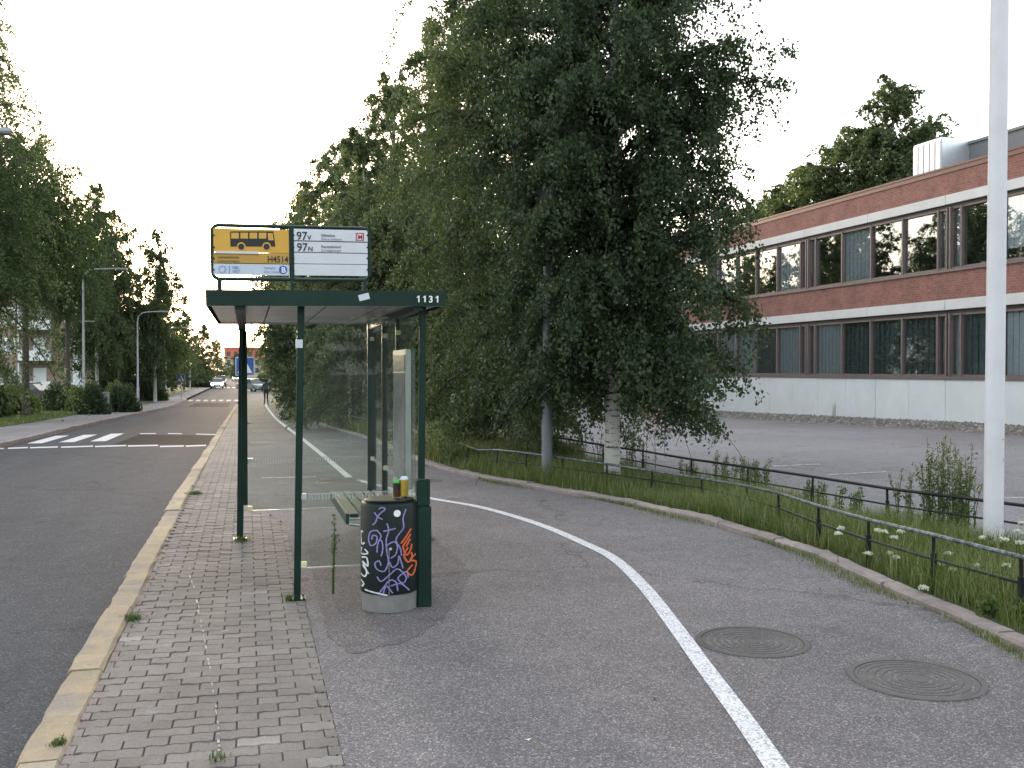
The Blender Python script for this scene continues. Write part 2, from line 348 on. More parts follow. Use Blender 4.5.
BF = ky([(8.0, 2.0)])+[(q.x, q.y) for q in (gp(x, y, .42) for x, y in [(1024,506),(984,500.6),(844,482.6),(795,473.5),(700,460.6),(606,445.6),(565.6,439)])]+ky([(5.2, 20), (5.6, 30), (6, 55)])
SE = [(x+.22, y) for x, y in BF]                                                                # lot side of the verge
def sheet(name, fl, fr, Y0, Y1, off, mat, step=1.0, nx=2, kind='structure', grow=1.03):
    v = []; f = []; Y = Y0; rows = 0; st = step
    while True:
        a, b = fl(Y), fr(Y)
        for i in range(nx+1): v.append((a+(b-a)*i/nx, Y, g(Y)+off))
        rows += 1
        if Y >= Y1: break
        Y = min(Y1, Y+st); st *= grow if Y > 15 else 1
    for r in range(rows-1):
        for i in range(nx):
            k = r*(nx+1)+i; f.append((k, k+1, k+nx+2, k+nx+1))
    o = MB().add(v, f).build(name, mat); tag(o, kind=kind); return o
P_ = lambda P, d=0: (lambda Y: lerp_poly(P, Y)+d)
o = sheet('ground', lambda Y: -900, lambda Y: 900, -300, 1400, -.32, M['ground'], 12, 2)
road = sheet('road', P_(KL, -.02), P_(KR, -.16), -30, 420, -.12, M['road'], 1.0, 4)
sheet('sidewalk', P_(LG), P_(KL, -.15), -30, 420, -.004, M['side'])
sheet('lawn', lambda Y: -70, P_(LG, .004), -30, 420, .012, M['lawn'], 1.0, 4)
pave = sheet('pavement', P_(KR, -.01), P_(PE, .03), -6, 120, -.012, M['joint'])
path = sheet('path', P_(PE, .0), P_(PK, .02), -20, 130, 0, M['path'], .6, 3)
verge = sheet('verge', P_(PK, .08), P_(SE), 1.5, 60*K, .035, M['soil'], .6, 4)
sheet('verge_far', P_(PK, .08), lambda Y: 60, 60*K, 400, .02, M['lawn'], 2, 4)
def lotl(Y): return lerp_poly(SE, Y)-.02 if Y > 2*K else lerp_poly(PK, Y)+.3
sheet('parking_lot', lotl, lambda Y: 46, -15, 48*K, -.02, M['lot'], 1.0, 4)
sheet('wood_floor', lambda Y: lerp_poly(SE, Y), lambda Y: 90, 48*K, 60*K, .03, M['lawn'], 1.0, 4)
# --- painted lines
def ribbon(name, pts, wid, off, mat, parent=None, sub=6):
    P = [Vector(p) for p in pts]; Q = []
    for i in range(len(P)-1):                                       # Catmull-Rom
        a, b, c, d = P[max(i-1, 0)], P[i], P[i+1], P[min(i+2, len(P)-1)]
        for k in range(sub):
            t = k/sub; Q.append(.5*((2*b)+(c-a)*t+(2*a-5*b+4*c-d)*t*t+(3*b-a-3*c+d)*t**3))
    Q.append(P[-1]); v = []; f = []
    for i, q in enumerate(Q):
        d = (Q[min(i+1, len(Q)-1)]-Q[max(i-1, 0)]); n = Vector((d.y, -d.x, 0)).normalized()*wid/2
        for s in (-1, 1): v.append((q.x+s*n.x, q.y+s*n.y, g(q.y)+off))
    for i in range(len(Q)-1): f.append((2*i, 2*i+1, 2*i+3, 2*i+2))
    o = MB().add(v, f).build(name, mat, parent); return o
o = ribbon('lane_line', [gp(*p) for p in [(357,480),(390,488.5),(428,498),(481,507.5),(537.5,524),(587.5,545),(615.6,560),(645,588),(676,628),(705,668),(740,715),(774,764),(800,805)]], .105, .004, M['wpaint'], path)
ribbon('lane_line', [gp(*p) for p in [(265,404),(275,417.7),(300,437.2),(325,457.2),(349,477.5)]], .11, .004, M['wpaint'], path)
for a, b, wd in [((304,429),(317,429),.12), ((324,440),(341,440.3),.14), ((250,442.5),(277,442.3),.12), ((262,478),(316,477),.11), ((374,444),(394,444),.12), ((252,431),(270,431),.1)]:
    ribbon('worn_mark', [gp(*a), gp(*b)], wd, .004, M['faint'], path, 2)
def quadmark(name, c, off, mat, parent):
    MB().add([gz(gp(x, y, off if 0 else -.12), off) for x, y in c], [(0, 1, 2, 3)]).build(name, mat, parent)
ZO = -.116
for c in [((27,443.6),(42,443.4),(69,435.6),(56,435.8)), ((59,442.4),(74,442.2),(97,434.7),(84,434.9)), ((90,441.6),(106,441.2),(124,433.5),(111,433.8)), ((-6,444.6),(10,444.4),(40,436.6),(27,436.8))]:
    quadmark('zebra_stripe', c, ZO, M['wpaint'], road)
quadmark('asphalt_patch', ((113,444.6),(208,444.9),(213.5,435.6),(139,434.6)), ZO-.001, M['patch'], road)
segs = [(-20,448.9,4,448.4),(8,448.2,28,447.4),(30,447.6,58,446.8),(61,447.1,93,446),(95,446.4,126,445.4),(128,445.9,158,445.2),(160,446.4,184,445.8),(186,446,206,445.2)]
for x0, y0, x1, y1 in segs: quadmark('edge_line', ((x0,y0+.9),(x1,y1+.9),(x1,y1-.3),(x0,y0-.3)), ZO+.001, M['wpaint'], road)
for x0, y0, x1, y1 in [(140,433.6,156,433.5),(168,433.5,182,433.7),(196,434,216,434.6)]: quadmark('edge_line', ((x0,y0+.5),(x1,y1+.5),(x1,y1-.2),(x0,y0-.2)), ZO+.001, M['wpaint'], road)
for k in range(7):
    x = 188+k*7.6; quadmark('zebra_stripe', ((x,401.2),(x+4.4,401.2),(x+5.2,399.8),(x+.9,399.8)), ZO, M['faint'], road)
quadmark('speed_hump', ((188,407),(228,407),(231,403),(196,403)), ZO-.001, M['patch'], road)
for k in range(7):
    x = 206+k*5.2; quadmark('zebra_stripe', ((x,387.9),(x+2.9,387.9),(x+3.2,387.2),(x+.4,387.2)), ZO, M['wpaint'], road)
# lot lines
for a, b in [((770,466.3),(820,464.2)), ((828,475),(886,472)), ((1004,498),(1024,497.6)), ((640,449),(668,447.5))]:
    ribbon('bay_line', [gp(*a, -.02), gp(*b, -.02)], .09, -.016, M['faint'], bpy.data.objects['parking_lot'], 2)
# --- kerbs: every stone its own piece
def kerb(name, fx, wid, Y0, Y1, L, ztop, zbot, mat, side, label_off=0, var=.12):
    root = sheet(name, lambda Y: fx(Y)-(wid if side < 0 else 0)+.02, lambda Y: fx(Y)+(wid if side > 0 else 0)-.02, Y0, Y1, zbot+.01, M['joint'], 2)
    Y = Y0; rng = random.Random(len(name))
    while Y < Y1:
        l = L*(1+rng.uniform(-var, var)); Ye = min(Y1, Y+l)-.012; n = 9; m = MB()
        dx = rng.uniform(-.012, .012); dz = rng.uniform(-.010, .010)
        v = []; ch = .018
        for i in range(n+1):
            y = Y+(Ye-Y)*i/n; a = fx(y)+dx; b = a+side*wid; lo, hi = min(a, b), max(a, b); j = rng.uniform(-.007, .007); zt = g(y)+ztop+dz
            v += [(lo+j, y, g(y)+zbot), (lo+j, y, zt-ch), (lo+j+ch, y, zt+j), (hi-ch, y, zt+j), (hi+rng.uniform(-.006, .006), y, zt-ch), (hi, y, g(y)+zbot)]
        f = [(i*6+k, i*6+k+1, (i+1)*6+k+1, (i+1)*6+k) for i in range(n) for k in range(5)]
        f += [(0, 5, 4, 3, 2, 1), tuple(n*6+k for k in range(6))]
        m.add(v, f).build('kerb_stone', mat, root, smooth=False); Y += l
    return root
kerb('kerb', P_(KR), .185, -2, 70, 1.25, .008, -.2, M['kerb_y'], -1)
kerb('path_kerb', P_(PK, -.01), .15, 1.5, 38, 1.05, .055, -.1, M['kerb_p'], 1, var=.3)
kerb('road_kerb', P_(KL), .14, 10, 85, 1.3, .012, -.2, M['kerb_p'], -1)
# --- pavers
def paver_mesh(name, w_=.192, h_=.104, gap=.003, wavy=True):
    n = 8; a = .008 if wavy else 0
    wv = [0, a, 0, -a, 0, a, 0, -a, 0]
    xs = [(-w_/2+gap)+(w_-2*gap)*i/n for i in range(n+1)]
    low = [(x, -h_/2+gap+wv[i]) for i, x in enumerate(xs)]; top = [(x, h_/2-gap+wv[i]) for i, x in enumerate(xs)]
    poly = low+top[::-1]; m = MB(); k = len(poly); b = .004
    v = [(x, y, -.03) for x, y in poly]+[(x, y, -.004) for x, y in poly]+[(x*(1-.03), y*(1-.05), 0) for x, y in poly]
    f = [tuple(range(2*k, 3*k))]+[(i, (i+1) % k, k+(i+1) % k, k+i) for i in range(k)]+[(k+i, k+(i+1) % k, 2*k+(i+1) % k, 2*k+i) for i in range(k)]
    me = bpy.data.meshes.new(name); me.from_pydata(v, [], f); me.materials.append(M['paver']); return me, (v, f)
pm, (pv, pf) = paver_mesh('paver')
spots = []
r = 0
while True:
    Y = 3.45+.104*r
    if Y > 50: break
    xl, xr = lerp_poly(KR, Y)+.004, lerp_poly(PE, Y)
    x = -1.4+(.096 if r % 2 else 0)
    while x-.096 < xr:
        a, b = max(x-.096, xl), min(x+.096, xr)
        if b-a > .035: spots.append(((a+b)/2, Y, (b-a)/.192))
        x += .192
    r += 1
rng = random.Random(3); rest = MB()
for i, (x, y, s) in enumerate(spots):
    dz, rx, ry, rz = rng.uniform(-.003, .003), rng.gauss(0, .016), rng.gauss(0, .012), rng.gauss(0, .010)
    if i < 300:
        o = link('paver', pm, pave, (x, y, g(y)+dz)); o.rotation_euler = (rx, ry, rz); o.scale.x = s
    elif y < 16: rest.add([(x+q[0]*s, y+q[1], g(y)+dz+q[2]+q[0]*-ry) for q in pv], pf)
    else: rest.add([(x+q[0]*s, y+q[1], g(y)+dz*.5+q[2]) for q in [(-.094,-.050,-.02),(.094,-.050,-.02),(.094,.050,-.02),(-.094,.050,-.02),(-.092,-.048,0),(.092,-.048,0),(.092,.048,0),(-.092,.048,0)]], [(4,5,6,7),(0,1,5,4),(1,2,6,5),(2,3,7,6),(3,0,4,7)])
tag(rest.build('paver_field', M['paver'], pave), kind='stuff')
trail = [(178,556),(187,556),(190,575),(197,600),(201,625),(207,650),(213,690),(217,715),(219,745),(220,768)]
rt_ = random.Random(8)
for (xa_, ya_), (xb_, yb_) in list(zip(trail, trail[1:])):
    n_ = 5
    for k_ in range(n_):
        if rt_.random() < .25: continue
        t0, t1 = (k_+.1)/n_, (k_+rt_.uniform(.5, .95))/n_; jx = rt_.uniform(-.6, .6)
        P_a, P_b = gp(xa_+(xb_-xa_)*t0+jx, ya_+(yb_-ya_)*t0), gp(xa_+(xb_-xa_)*t1+jx, ya_+(yb_-ya_)*t1)
        ribbon('paint_dribble', [P_a, P_b], rt_.uniform(.004, .011), .0045, M['faint'], pave, 2)
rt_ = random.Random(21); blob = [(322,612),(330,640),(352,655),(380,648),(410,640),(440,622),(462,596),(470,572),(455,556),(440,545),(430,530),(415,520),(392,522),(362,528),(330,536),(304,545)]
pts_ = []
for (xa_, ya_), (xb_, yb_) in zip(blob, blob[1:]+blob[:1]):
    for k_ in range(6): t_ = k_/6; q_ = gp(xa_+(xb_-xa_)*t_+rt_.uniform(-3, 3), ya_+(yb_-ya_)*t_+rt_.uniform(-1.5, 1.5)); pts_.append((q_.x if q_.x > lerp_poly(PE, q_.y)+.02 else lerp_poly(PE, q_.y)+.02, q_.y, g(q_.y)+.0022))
MB().add(pts_, [tuple(range(len(pts_)))[::-1]]).build('dark_patch', M['dark_asphalt'], path)  # irregular sheet of darker asphalt around the shelter and bin
# --- manhole covers
def manhole(px, dia, label):
    p = gp(*px); r0 = dia/2; t = empty('manhole_cover', gz(p), random.uniform(0, 3), label=label, cat='manhole', group='round iron covers in the path')
    MB().lathe([(r0+.035, -.03), (r0+.035, .004), (r0+.005, .005), (r0+.005, -.03)], n=48).build('rim', M['cast'], t, True)
    MB().lathe([(r0+.036, -.02), (r0+.036, .0020), (r0+.044, .0020), (r0+.044, -.02)], n=48).build('tar_seam', M['dark_asphalt'], t)
    m = MB(); prof = [(r0, -.03), (r0, .003)]
    k = r0-.02
    while k > .05:
        prof += [(k, .003), (k-.004, -.004), (k-.018, -.004), (k-.022, .003)]; k -= .042
    m.lathe(prof+[(.02, .003)], n=48).build('lid', M['cast'], t)
    return t
manhole((752, 641.5), .60, 'round iron manhole cover right beside the white curving line')
manhole((916, 679), .62, 'round iron manhole cover nearest the grass kerb, at the lower right')
manhole((338, 482), .60, 'worn round manhole cover seen through the shelter glass')
manhole((424, 481), .45, 'small dark cover in the path right of the shelter post')
# ================================================================== BUS SHELTER
Y2 = gp(297, 599).y; YF = Y2-.13
Y1 = gp(240, 539).y; X1 = gp(240, 539).x; X2 = gp(297, 599).x
XB = wp(420, 400, Y2).x-.03
fy = lambda t: Y2+(Y1-Y2)*t
A = wp(205.6, 305.6, YF); B = wp(446, 306.4, YF)
u = (B-A).normalized(); vv = Vector((-u.z, 0, u.x)).normalized()
wR = (B-A).length; hF = (wp(205.6, 289.5, YF)-A).length
RD = Y1-YF+.10
sh = empty('bus_shelter', (.6, YF+1.2, 0), label='dark green bus shelter with glass ends and a yellow stop sign on its roof', cat='bus shelter')
def sb(m, name, mat, parent=sh, **k):           # world coordinates -> child of shelter
    o = m.build(name, mat, parent, **k); base = parent
    off = Vector((0, 0, 0))
    while base: off += base.location; base = base.parent
    o.data.transform(Matrix.Translation(-off)); return o
def UV(x, y, d=0):                               # metres on the sign plane (u right, v up), d towards the viewer
    return A+u*x+vv*y+Vector((0, -d, 0))
def upx(x, y): q = wp(x, y, YF)-A; return q.dot(u), q.dot(vv)
def slab(m, x0, x1, y0, y1, d0, d1):
    return m.hexa([UV(x0,y0,d1),UV(x1,y0,d1),UV(x1,y0,d0),UV(x0,y0,d0),UV(x0,y1,d1),UV(x1,y1,d1),UV(x1,y1,d0),UV(x0,y1,d0)])
roof = sb(slab(MB(), .012, wR-.012, hF*.35, hF*.9, -RD+.02, -.012), 'roof', M['roofgrey'])
for nm, a in (('fascia', (0, wR, 0, hF, -.010, .0)), ('fascia', (0, wR, 0, hF, -RD, -RD+.010)), ('fascia', (0, .010, 0, hF, -RD+.010, -.010)), ('fascia', (wR-.010, wR, 0, hF, -RD+.010, -.010))):
    sb(slab(MB(), *a), nm, M['green'], roof)
for k in range(4):
    sb(slab(MB(), .03+k*(wR-.06)/4, .02+(k+1)*(wR-.06)/4, .012, .02, -RD+.03, -.03), 'ceiling_panel', M['roofunder'], roof)
sb(slab(MB(), .0105, wR-.0105, .0, .011, -.05, -.0105), 'drip_rail', M['alu'], roof)
sb(slab(MB(), .0105, wR-.0105, .0, .011, -RD+.0105, -RD+.05), 'drip_rail', M['alu'], roof)
def zroof(X): return (A+u*((X-A.x)/u.x)).z
def post(X, Y, wx=.048, wy=.048, z0=0, lean=0, top=None, name='post'):
    zt = top or zroof(X+lean)+.012
    m = MB(); a, b = wx/2, wy/2
    m.hexa([(X-a,Y-b,z0),(X+a,Y-b,z0),(X+a,Y+b,z0),(X-a,Y+b,z0),(X-a+lean,Y-b,zt),(X+a+lean,Y-b,zt),(X+a+lean,Y+b,zt),(X-a+lean,Y+b,zt)])
    return sb(m, name, M['green'], bevel=.004)
post(X2, Y2, lean=.035); post(XB+.03, Y2, lean=.02)
pf_ = post(X1, Y1, .06, .06, lean=.03)
sb(MB().box((X1+.035, Y1-.03, .33), (X1+.075, Y1+.03, 2.02)), 'post_flange', M['green'], pf_, bevel=.004)
post(XB+.0, Y1, .085, .06, name='post'); post(XB, fy(.64), .05, .05); post(XB, fy(.34), .035, .035)
sb(MB().box((X2-.006, Y2-.0275, 1.80), (X2+.045, Y2-.0255, 1.86)), 'post_sticker', M['signwhite'])
for X_, Y_ in ((X2, Y2), (XB+.03, Y2), (X1, Y1), (XB, Y1)):
    bpz = g(Y_); pl_ = sb(MB().box((X_-.06, Y_-.06, bpz), (X_+.06, Y_+.06, bpz+.010)), 'base_plate', M['green'], bevel=.002)
    for a_ in (-1, 1):
        for b_2 in (-1, 1): sb(MB().tube([(X_+a_*.045, Y_+b_2*.045, bpz+.008), (X_+a_*.045, Y_+b_2*.045, bpz+.022)], .008, 6), 'bolt', M['cast'], pl_)
# beams under the ceiling
for X in (X1+.03, XB):
    m = MB(); z = zroof(X); m.hexa([(X-.035,YF+.02,z-.03),(X+.035,YF+.02,z-.03),(X+.035,YF+RD-.03,z-.06),(X-.035,YF+RD-.03,z-.06),(X-.035,YF+.02,z+.01),(X+.035,YF+.02,z+.01),(X+.035,YF+RD-.03,z+.01),(X-.035,YF+RD-.03,z+.01)])
    sb(m, 'roof_beam', M['green'])
def glasspane(a, b, z0, z1, th=.008):
    a, b = Vector(a), Vector(b); d = (b-a).normalized(); n = Vector((d.y, -d.x))*th/2
    m = MB().hexa([(a.x-n.x,a.y-n.y,z0),(b.x-n.x,b.y-n.y,z0),(b.x+n.x,b.y+n.y,z0),(a.x+n.x,a.y+n.y,z0),(a.x-n.x,a.y-n.y,z1),(b.x-n.x,b.y-n.y,z1),(b.x+n.x,b.y+n.y,z1),(a.x+n.x,a.y+n.y,z1)])
    p = sb(m, 'glass_panel', M['glass']); return p
def endpane(xa, xb, Y, z0, z1, zs):
    p = glasspane((xa, Y), (xb, Y), z0, z1)
    sb(MB().box((xa, Y-.007, z0-.006), (xb, Y+.007, z0+.004)), 'edge_strip', M['alu'], p)
    for z in (z0+.025, zs):
        sb(MB().box((xa-.006, Y-.022, z-.022), (xa+.04, Y+.022, z+.022)), 'clamp', M['sticker'] if z == z0+.025 else M['alu'], p, bevel=.004)
    m = MB()
    for k in range(int((xb-xa-.06)/.024)):
        m.box((xa+.05+k*.024, Y-.0065, zs-.026), (xa+.062+k*.024, Y-.0045, zs+.006))
    m.box((xa+.05, Y-.0065, zs+.010), (xb-.02, Y-.0045, zs+.022))
    sb(m, 'safety_stripe', M['frost'], p)
endpane(X2+.03, XB+.0, Y2, .22, 2.03, .735); endpane(X1+.08, XB-.05, Y1, .27, 2.02, .76)
for ya, yb in ((Y2+.03, fy(.34)-.02), (fy(.34)+.02, fy(.64)-.03), (fy(.64)+.03, Y1-.04)):
    p = glasspane((XB, ya), (XB, yb), .25, 2.02)
    sb(MB().box((XB-.006, ya, .74), (XB-.0045, yb, .775)), 'safety_stripe', M['frost'], p)
    for z in (.3, .755, 1.95): sb(MB().box((XB-.02, yb-.03, z-.02), (XB+.02, yb+.0, z+.02)), 'clamp', M['sticker'], p, bevel=.004)
# timetable case on the back wall
tc = sb(MB().box((XB-.050, fy(.06), .74), (XB-.010, fy(.31), 1.80)), 'timetable_case', M['alu'], bevel=.006)
sb(MB().box((XB-.055, fy(.06)+.03, .78), (XB-.0515, fy(.31)-.03, 1.62)), 'timetable_sheet', M['caseg'], tc)
sb(MB().box((XB-.055, fy(.06)+.03, 1.63), (XB-.0515, fy(.31)-.03, 1.76)), 'timetable_header', M['blued'], tc)
# bench
bn = sb(MB().tube([(XB-.06, fy(.15), .5), (XB-.45, fy(.15), .5), (XB-.45, fy(.15), .46), (XB-.1, fy(.15), .40)], .014), 'bench', M['alu'])
sb(MB().tube([(XB-.06, fy(.66), .5), (XB-.45, fy(.66), .5), (XB-.45, fy(.66), .46), (XB-.1, fy(.66), .40)], .014), 'bench_bracket', M['alu'], bn)
for k in range(5):
    x = XB-.45+k*.085; sb(MB().box((x, fy(.14), .515), (x+.07, fy(.68), .54)), 'bench_slat', M['greenb'], bn, bevel=.005)
sb(MB().box((XB-.48, fy(.14), .46), (XB-.455, fy(.68), .545)), 'bench_apron', M['greenb'], bn, bevel=.005)
# roof number and sticker
def text(s, size, mat, parent, x, y, d=.003, name='lettering', align='LEFT', plane=UV, bold=0, sx=1):
    c = bpy.data.curves.new(name, 'FONT'); c.body = s; c.size = size; c.align_x = align; c.resolution_u = 3; c.offset = bold
    c.extrude = .0006
    o = bpy.data.objects.new(name, c); COL.objects.link(o); bpy.context.view_layer.update()
    me = bpy.data.meshes.new_from_object(o.evaluated_get(bpy.context.evaluated_depsgraph_get())); bpy.data.objects.remove(o)
    for v in me.vertices: v.co = plane(x+v.co.x*sx, y+v.co.y, d+v.co.z)
    me.materials.clear(); me.materials.append(mat)
    o = link(name, me, parent); base = parent; off = Vector((0, 0, 0))
    while base: off += base.location; base = base.parent
    me.transform(Matrix.Translation(-off)); return o
PXM = (upx(447, 300)[0]-upx(247, 300)[0])/200      # metres per pixel on the sign plane
def tpx(s, hpx, mat, parent, x, y, **k): a, b = upx(x, y); return text(s, hpx*PXM/.70, mat, parent, a, b, **k)
def one(x, y):
    m = MB(); m.add([UV(*upx(x+a, y+b), .0025) for a, b in ((1.5,0),(2.9,0),(2.9,-6.6),(1.9,-6.6),(.2,-5.2),(.2,-3.9),(1.5,-4.8))], [tuple(range(7))]); sb(m, 'lettering', M['white'], roof)
one(416.6, 302.2); one(422.8, 302.2); tpx('3', 6.6, M['white'], roof, 428.6, 302.3, bold=.0018); one(435.4, 302.4)
a_, b_ = upx(364, 297); 
m = MB(); c_, s_ = math.cos(.25), math.sin(.25)
m.add([UV(a_+q*.038*c_-w2*.022*s_, b_+q*.038*s_+w2*.022*c_, .002) for q, w2 in ((-1,-1),(1,-1),(1,1),(-1,1))], [(0,1,2,3)])
sb(m, 'sticker', M['signwhite'], roof)
# stop sign over the roof
fx0, fy0 = upx(212.6, 278.4); fx1, fy1 = upx(369, 226.4); fy1 = upx(213, 224.4)[1]; fxm = upx(291.7, 250)[0]
m = MB(); rr_ = .045; D = -.03
loop = []
for cx, cy, a0 in ((fx1-rr_, fy1-rr_, 0), (fx0+rr_, fy1-rr_, 90), (fx0+rr_, fy0+rr_, 180), (fx1-rr_, fy0+rr_, 270)):
    for k in range(6): an = R(a0+k*18); loop.append(UV(cx+rr_*math.cos(an), cy+rr_*math.sin(an), D))
m.tube(loop+[loop[0]], .0135, 8, False)
slab(m, fxm-.017, fxm+.017, fy0, fy1, D-.014, D+.014)
sg = sb(m, 'stop_sign', M['green'], smooth=True)
for x in (219.5, 292, 365): q = upx(x, 280)[0]; sb(MB().tube([UV(q, hF*.7, D), UV(q, fy0, D)], .016), 'sign_foot', M['green'], sg)
def spx(x0, y0, x1, y1, mat, name, d=-.018, parent=sg, th=.010):
    a, b = upx(x0, y1), upx(x1, y0); return sb(slab(MB(), a[0], b[0], a[1], b[1], d-th, d), name, mat, parent)
spx(213.5, 229.6, 290.5, 251.4, M['yellow'], 'bus_panel'); spx(213.5, 253.2, 290.5, 263.2, M['yellow2'], 'name_panel'); spx(213.5, 263.6, 290.5, 274.4, M['signpale'], 'zone_panel')
spx(215, 251.5, 259, 253.0, M['signwhite'], 'name_strip', -.010)
for k in range(4): spx(293.6, 230.1+k*11.35, 367.8, 240.9+k*11.35, M['signwhite'], 'route_panel')
for y in (235, 247, 258, 269.5):
    for x in (213.9, 290, 293.8, 367.6): sb(MB().tube([UV(*upx(x, y), -.014), UV(*upx(x, y), -.034)], .006, 6), 'panel_clip', M['green'], sg)
def ptop(px, py): return upx(px, py)
def flat(poly, mat, name, d=-.0165, holes=()):
    m = MB(); m.add([UV(*upx(x, y), d) for x, y in poly], [tuple(range(len(poly)))]); return sb(m, name, mat, sg)
bus = [(230,231),(273.4,231),(275.6,246.2),(230.4,246.2)]
flat(bus, M['black'], 'bus_pictogram')
for x0 in (231.2, 240.4, 249.6, 258.8): flat([(x0,232.4),(x0+7.6,232.4),(x0+7.6,238.2),(x0,238.2)], M['yellow'], 'pictogram_window', -.0158)
flat([(267.6,232.8),(272.6,232.8),(273.8,240),(268.4,240)], M['yellow'], 'pictogram_window', -.0158)
def disc(x, y, r, mat, name, d): flat([(x+r*math.cos(k*math.pi/12), y+r*math.sin(k*math.pi/12)) for k in range(24)][::-1], mat, name, d)
for x in (241.2, 266.6): disc(x, 246.2, 4.3, M['yellow'], 'pictogram_arch', -.0158); disc(x, 246.4, 3.1, M['black'], 'pictogram_wheel', -.0152)
tpx('H4514', 6.2, M['black'], sg, 267.4, 262.0, d=-.0165, bold=.0008, sx=.84)
tpx('Luotsimäentie', 2.5, M['brownp'], sg, 217.5, 257.8, d=-.0165, bold=.0006); tpx('Lotsbacksvägen', 2.3, M['brownp'], sg, 217.5, 261.6, d=-.0165)
tpx('HSL', 2.6, M['blue2'], sg, 232.6, 268.6, d=-.0165, bold=.001); tpx('HRT', 2.6, M['blue2'], sg, 232.6, 272.4, d=-.0165, bold=.0003)
flat([(228.8,265.2),(229.8,265.2),(229.8,273),(228.8,273)], M['blue2'], 'logo_bar')
for k in range(8):
    an = k*math.pi/4; disc(222.3+3.3*math.cos(an), 269.2+3.3*math.sin(an), .95, M['blue2'], 'logo_dot', -.0165)
tpx('Vyöhyke', 2.2, M['blue2'], sg, 264, 268.6, d=-.0165); tpx('Zon / Zone', 2.2, M['blue2'], sg, 264, 272.4, d=-.0165)
disc(283.2, 269.6, 4.3, M['blue'], 'zone_badge', -.0165); tpx('B', 5.4, M['white'], sg, 281.4, 272.3, d=-.016, bold=.0012)
for k, (t1, t2, n1, n2) in enumerate((('97', 'V', 'Itäkeskus', 'Östra centrum'), ('97', 'N', 'Rautatientori', 'Järnvägstorget'))):
    y = 239.3+k*11.4; tpx(t1, 8.0, M['black'], sg, 296.6+k*.4, y, d=-.0165, bold=.0012, sx=.92); tpx(t2, 4.4, M['black'], sg, 307.6+k*.6, y, d=-.0165, bold=.001)
    tpx(n1, 2.6, M['greyp'], sg, 321.3, y-3.2, d=-.0165, bold=.0008); tpx(n2, 2.4, M['greyp'], sg, 321.3, y+.4, d=-.0165)
fr = [(356,232.6),(364,232.6),(364,240.2),(356,240.2)]
for a, b in (((356,232.6),(364.2,233.5)), ((356,239.5),(364.2,240.4)), ((356,232.6),(357,240.4)), ((363.2,232.6),(364.2,240.4))): flat([a, (b[0], a[1]), b, (a[0], b[1])], M['red'], 'metro_border', -.0165)
tpx('M', 4.6, M['red'], sg, 357.9, 238.7, d=-.0162, bold=.0002)
# ------------------------------------------------------------------ litter bin
bc = gp(389.5, 607); BR = .198
bt = empty('litter_bin', gz(bc), label='round black litter bin covered in purple, white and orange graffiti by the shelter', cat='litter bin')
MB().lathe([(.170, 0), (.188, .005), (.190, .125), (.17, .13)], n=40).build('bin_base', M['conc'], bt, True)
dr = MB().lathe([(.18, .128), (BR, .130), (BR, .715), (BR-.01, .735), (BR-.03, .742), (BR-.05, .74)], n=48).build('drum', M['bin'], bt, True)
MB().lathe([(.10, .738), (.165, .738), (.17, .752), (.155, .758), (.10, .752)], n=40).build('lid', M['bin'], bt, True)
cam_az = math.atan2(-bc.y, -bc.x)                 # side of the drum seen from the pavement
H_PX = (bc.xy.length)/F*1.02
def onbin(px, py, d=.0015):
    x = (px-389.3)*H_PX; s = max(-.97, min(.97, x/BR)); a = cam_az+math.asin(s)
    z = .755-(py-499)*.00640
    return Vector(((BR+d)*math.cos(a), (BR+d)*math.sin(a), z))
def spray(name, pts, mat, wd=.009, sub=5):
    P = [Vector((x, y, 0)) for x, y in pts]; Q = []
    for i in range(len(P)-1):
        a, b, c, d = P[max(i-1, 0)], P[i], P[i+1], P[min(i+2, len(P)-1)]
        for k in range(sub): t = k/sub; Q.append(.5*((2*b)+(c-a)*t+(2*a-5*b+4*c-d)*t*t+(3*b-a-3*c+d)*t**3))
    Q.append(P[-1]); v = []; wpx = wd/H_PX
    for i, q in enumerate(Q):
        d = Q[min(i+1, len(Q)-1)]-Q[max(i-1, 0)]; d = d.normalized() if d.length else Vector((1, 0, 0)); n = Vector((-d.y, d.x, 0))*wpx/2*(.8+.4*math.sin(i*1.7)**2)
        v += [onbin(q.x-n.x, q.y-n.y), onbin(q.x+n.x, q.y+n.y)]
    MB().add(v, [(2*i, 2*i+1, 2*i+3, 2*i+2) for i in range(len(Q)-1)]).build(name, mat, dr)
def gs(pts): return [(280+x/5.12, 470+y/5.12) for x, y in pts]           # from an enlarged look at the drum
for s in ([(510,185),(525,176),(540,185),(520,205),(505,225),(492,260),(478,272)], [(488,205),(505,228),(528,240)], [(500,300),(470,310),(460,350),(470,385),(495,370),(500,335),(480,330),(476,352)],
          [(500,300),(520,330),(505,370),(500,420)], [(505,360),(522,355),(528,400),(520,440)], [(548,262),(556,300),(545,350),(548,420),(555,470),(535,520),(500,510),(490,480),(510,465),(520,490)], [(530,305),(590,290)],
          [(640,190),(625,240),(628,290),(600,330),(592,360),(612,400),(618,440)], [(548,380),(580,362),(598,385),(590,430),(565,450)], [(560,470),(575,500),(600,480),(605,440),(615,470),(625,510)],
          [(500,550),(520,575),(560,540),(600,510),(640,560),(625,590),(600,560),(640,530),(650,565)], [(510,640),(530,610),(560,570),(590,580),(600,630)], [(565,600),(610,590),(640,615),(655,635)], [(530,640),(545,600),(575,640)]):
    spray('graffiti_stroke', gs(s), M['purple'], .0095)
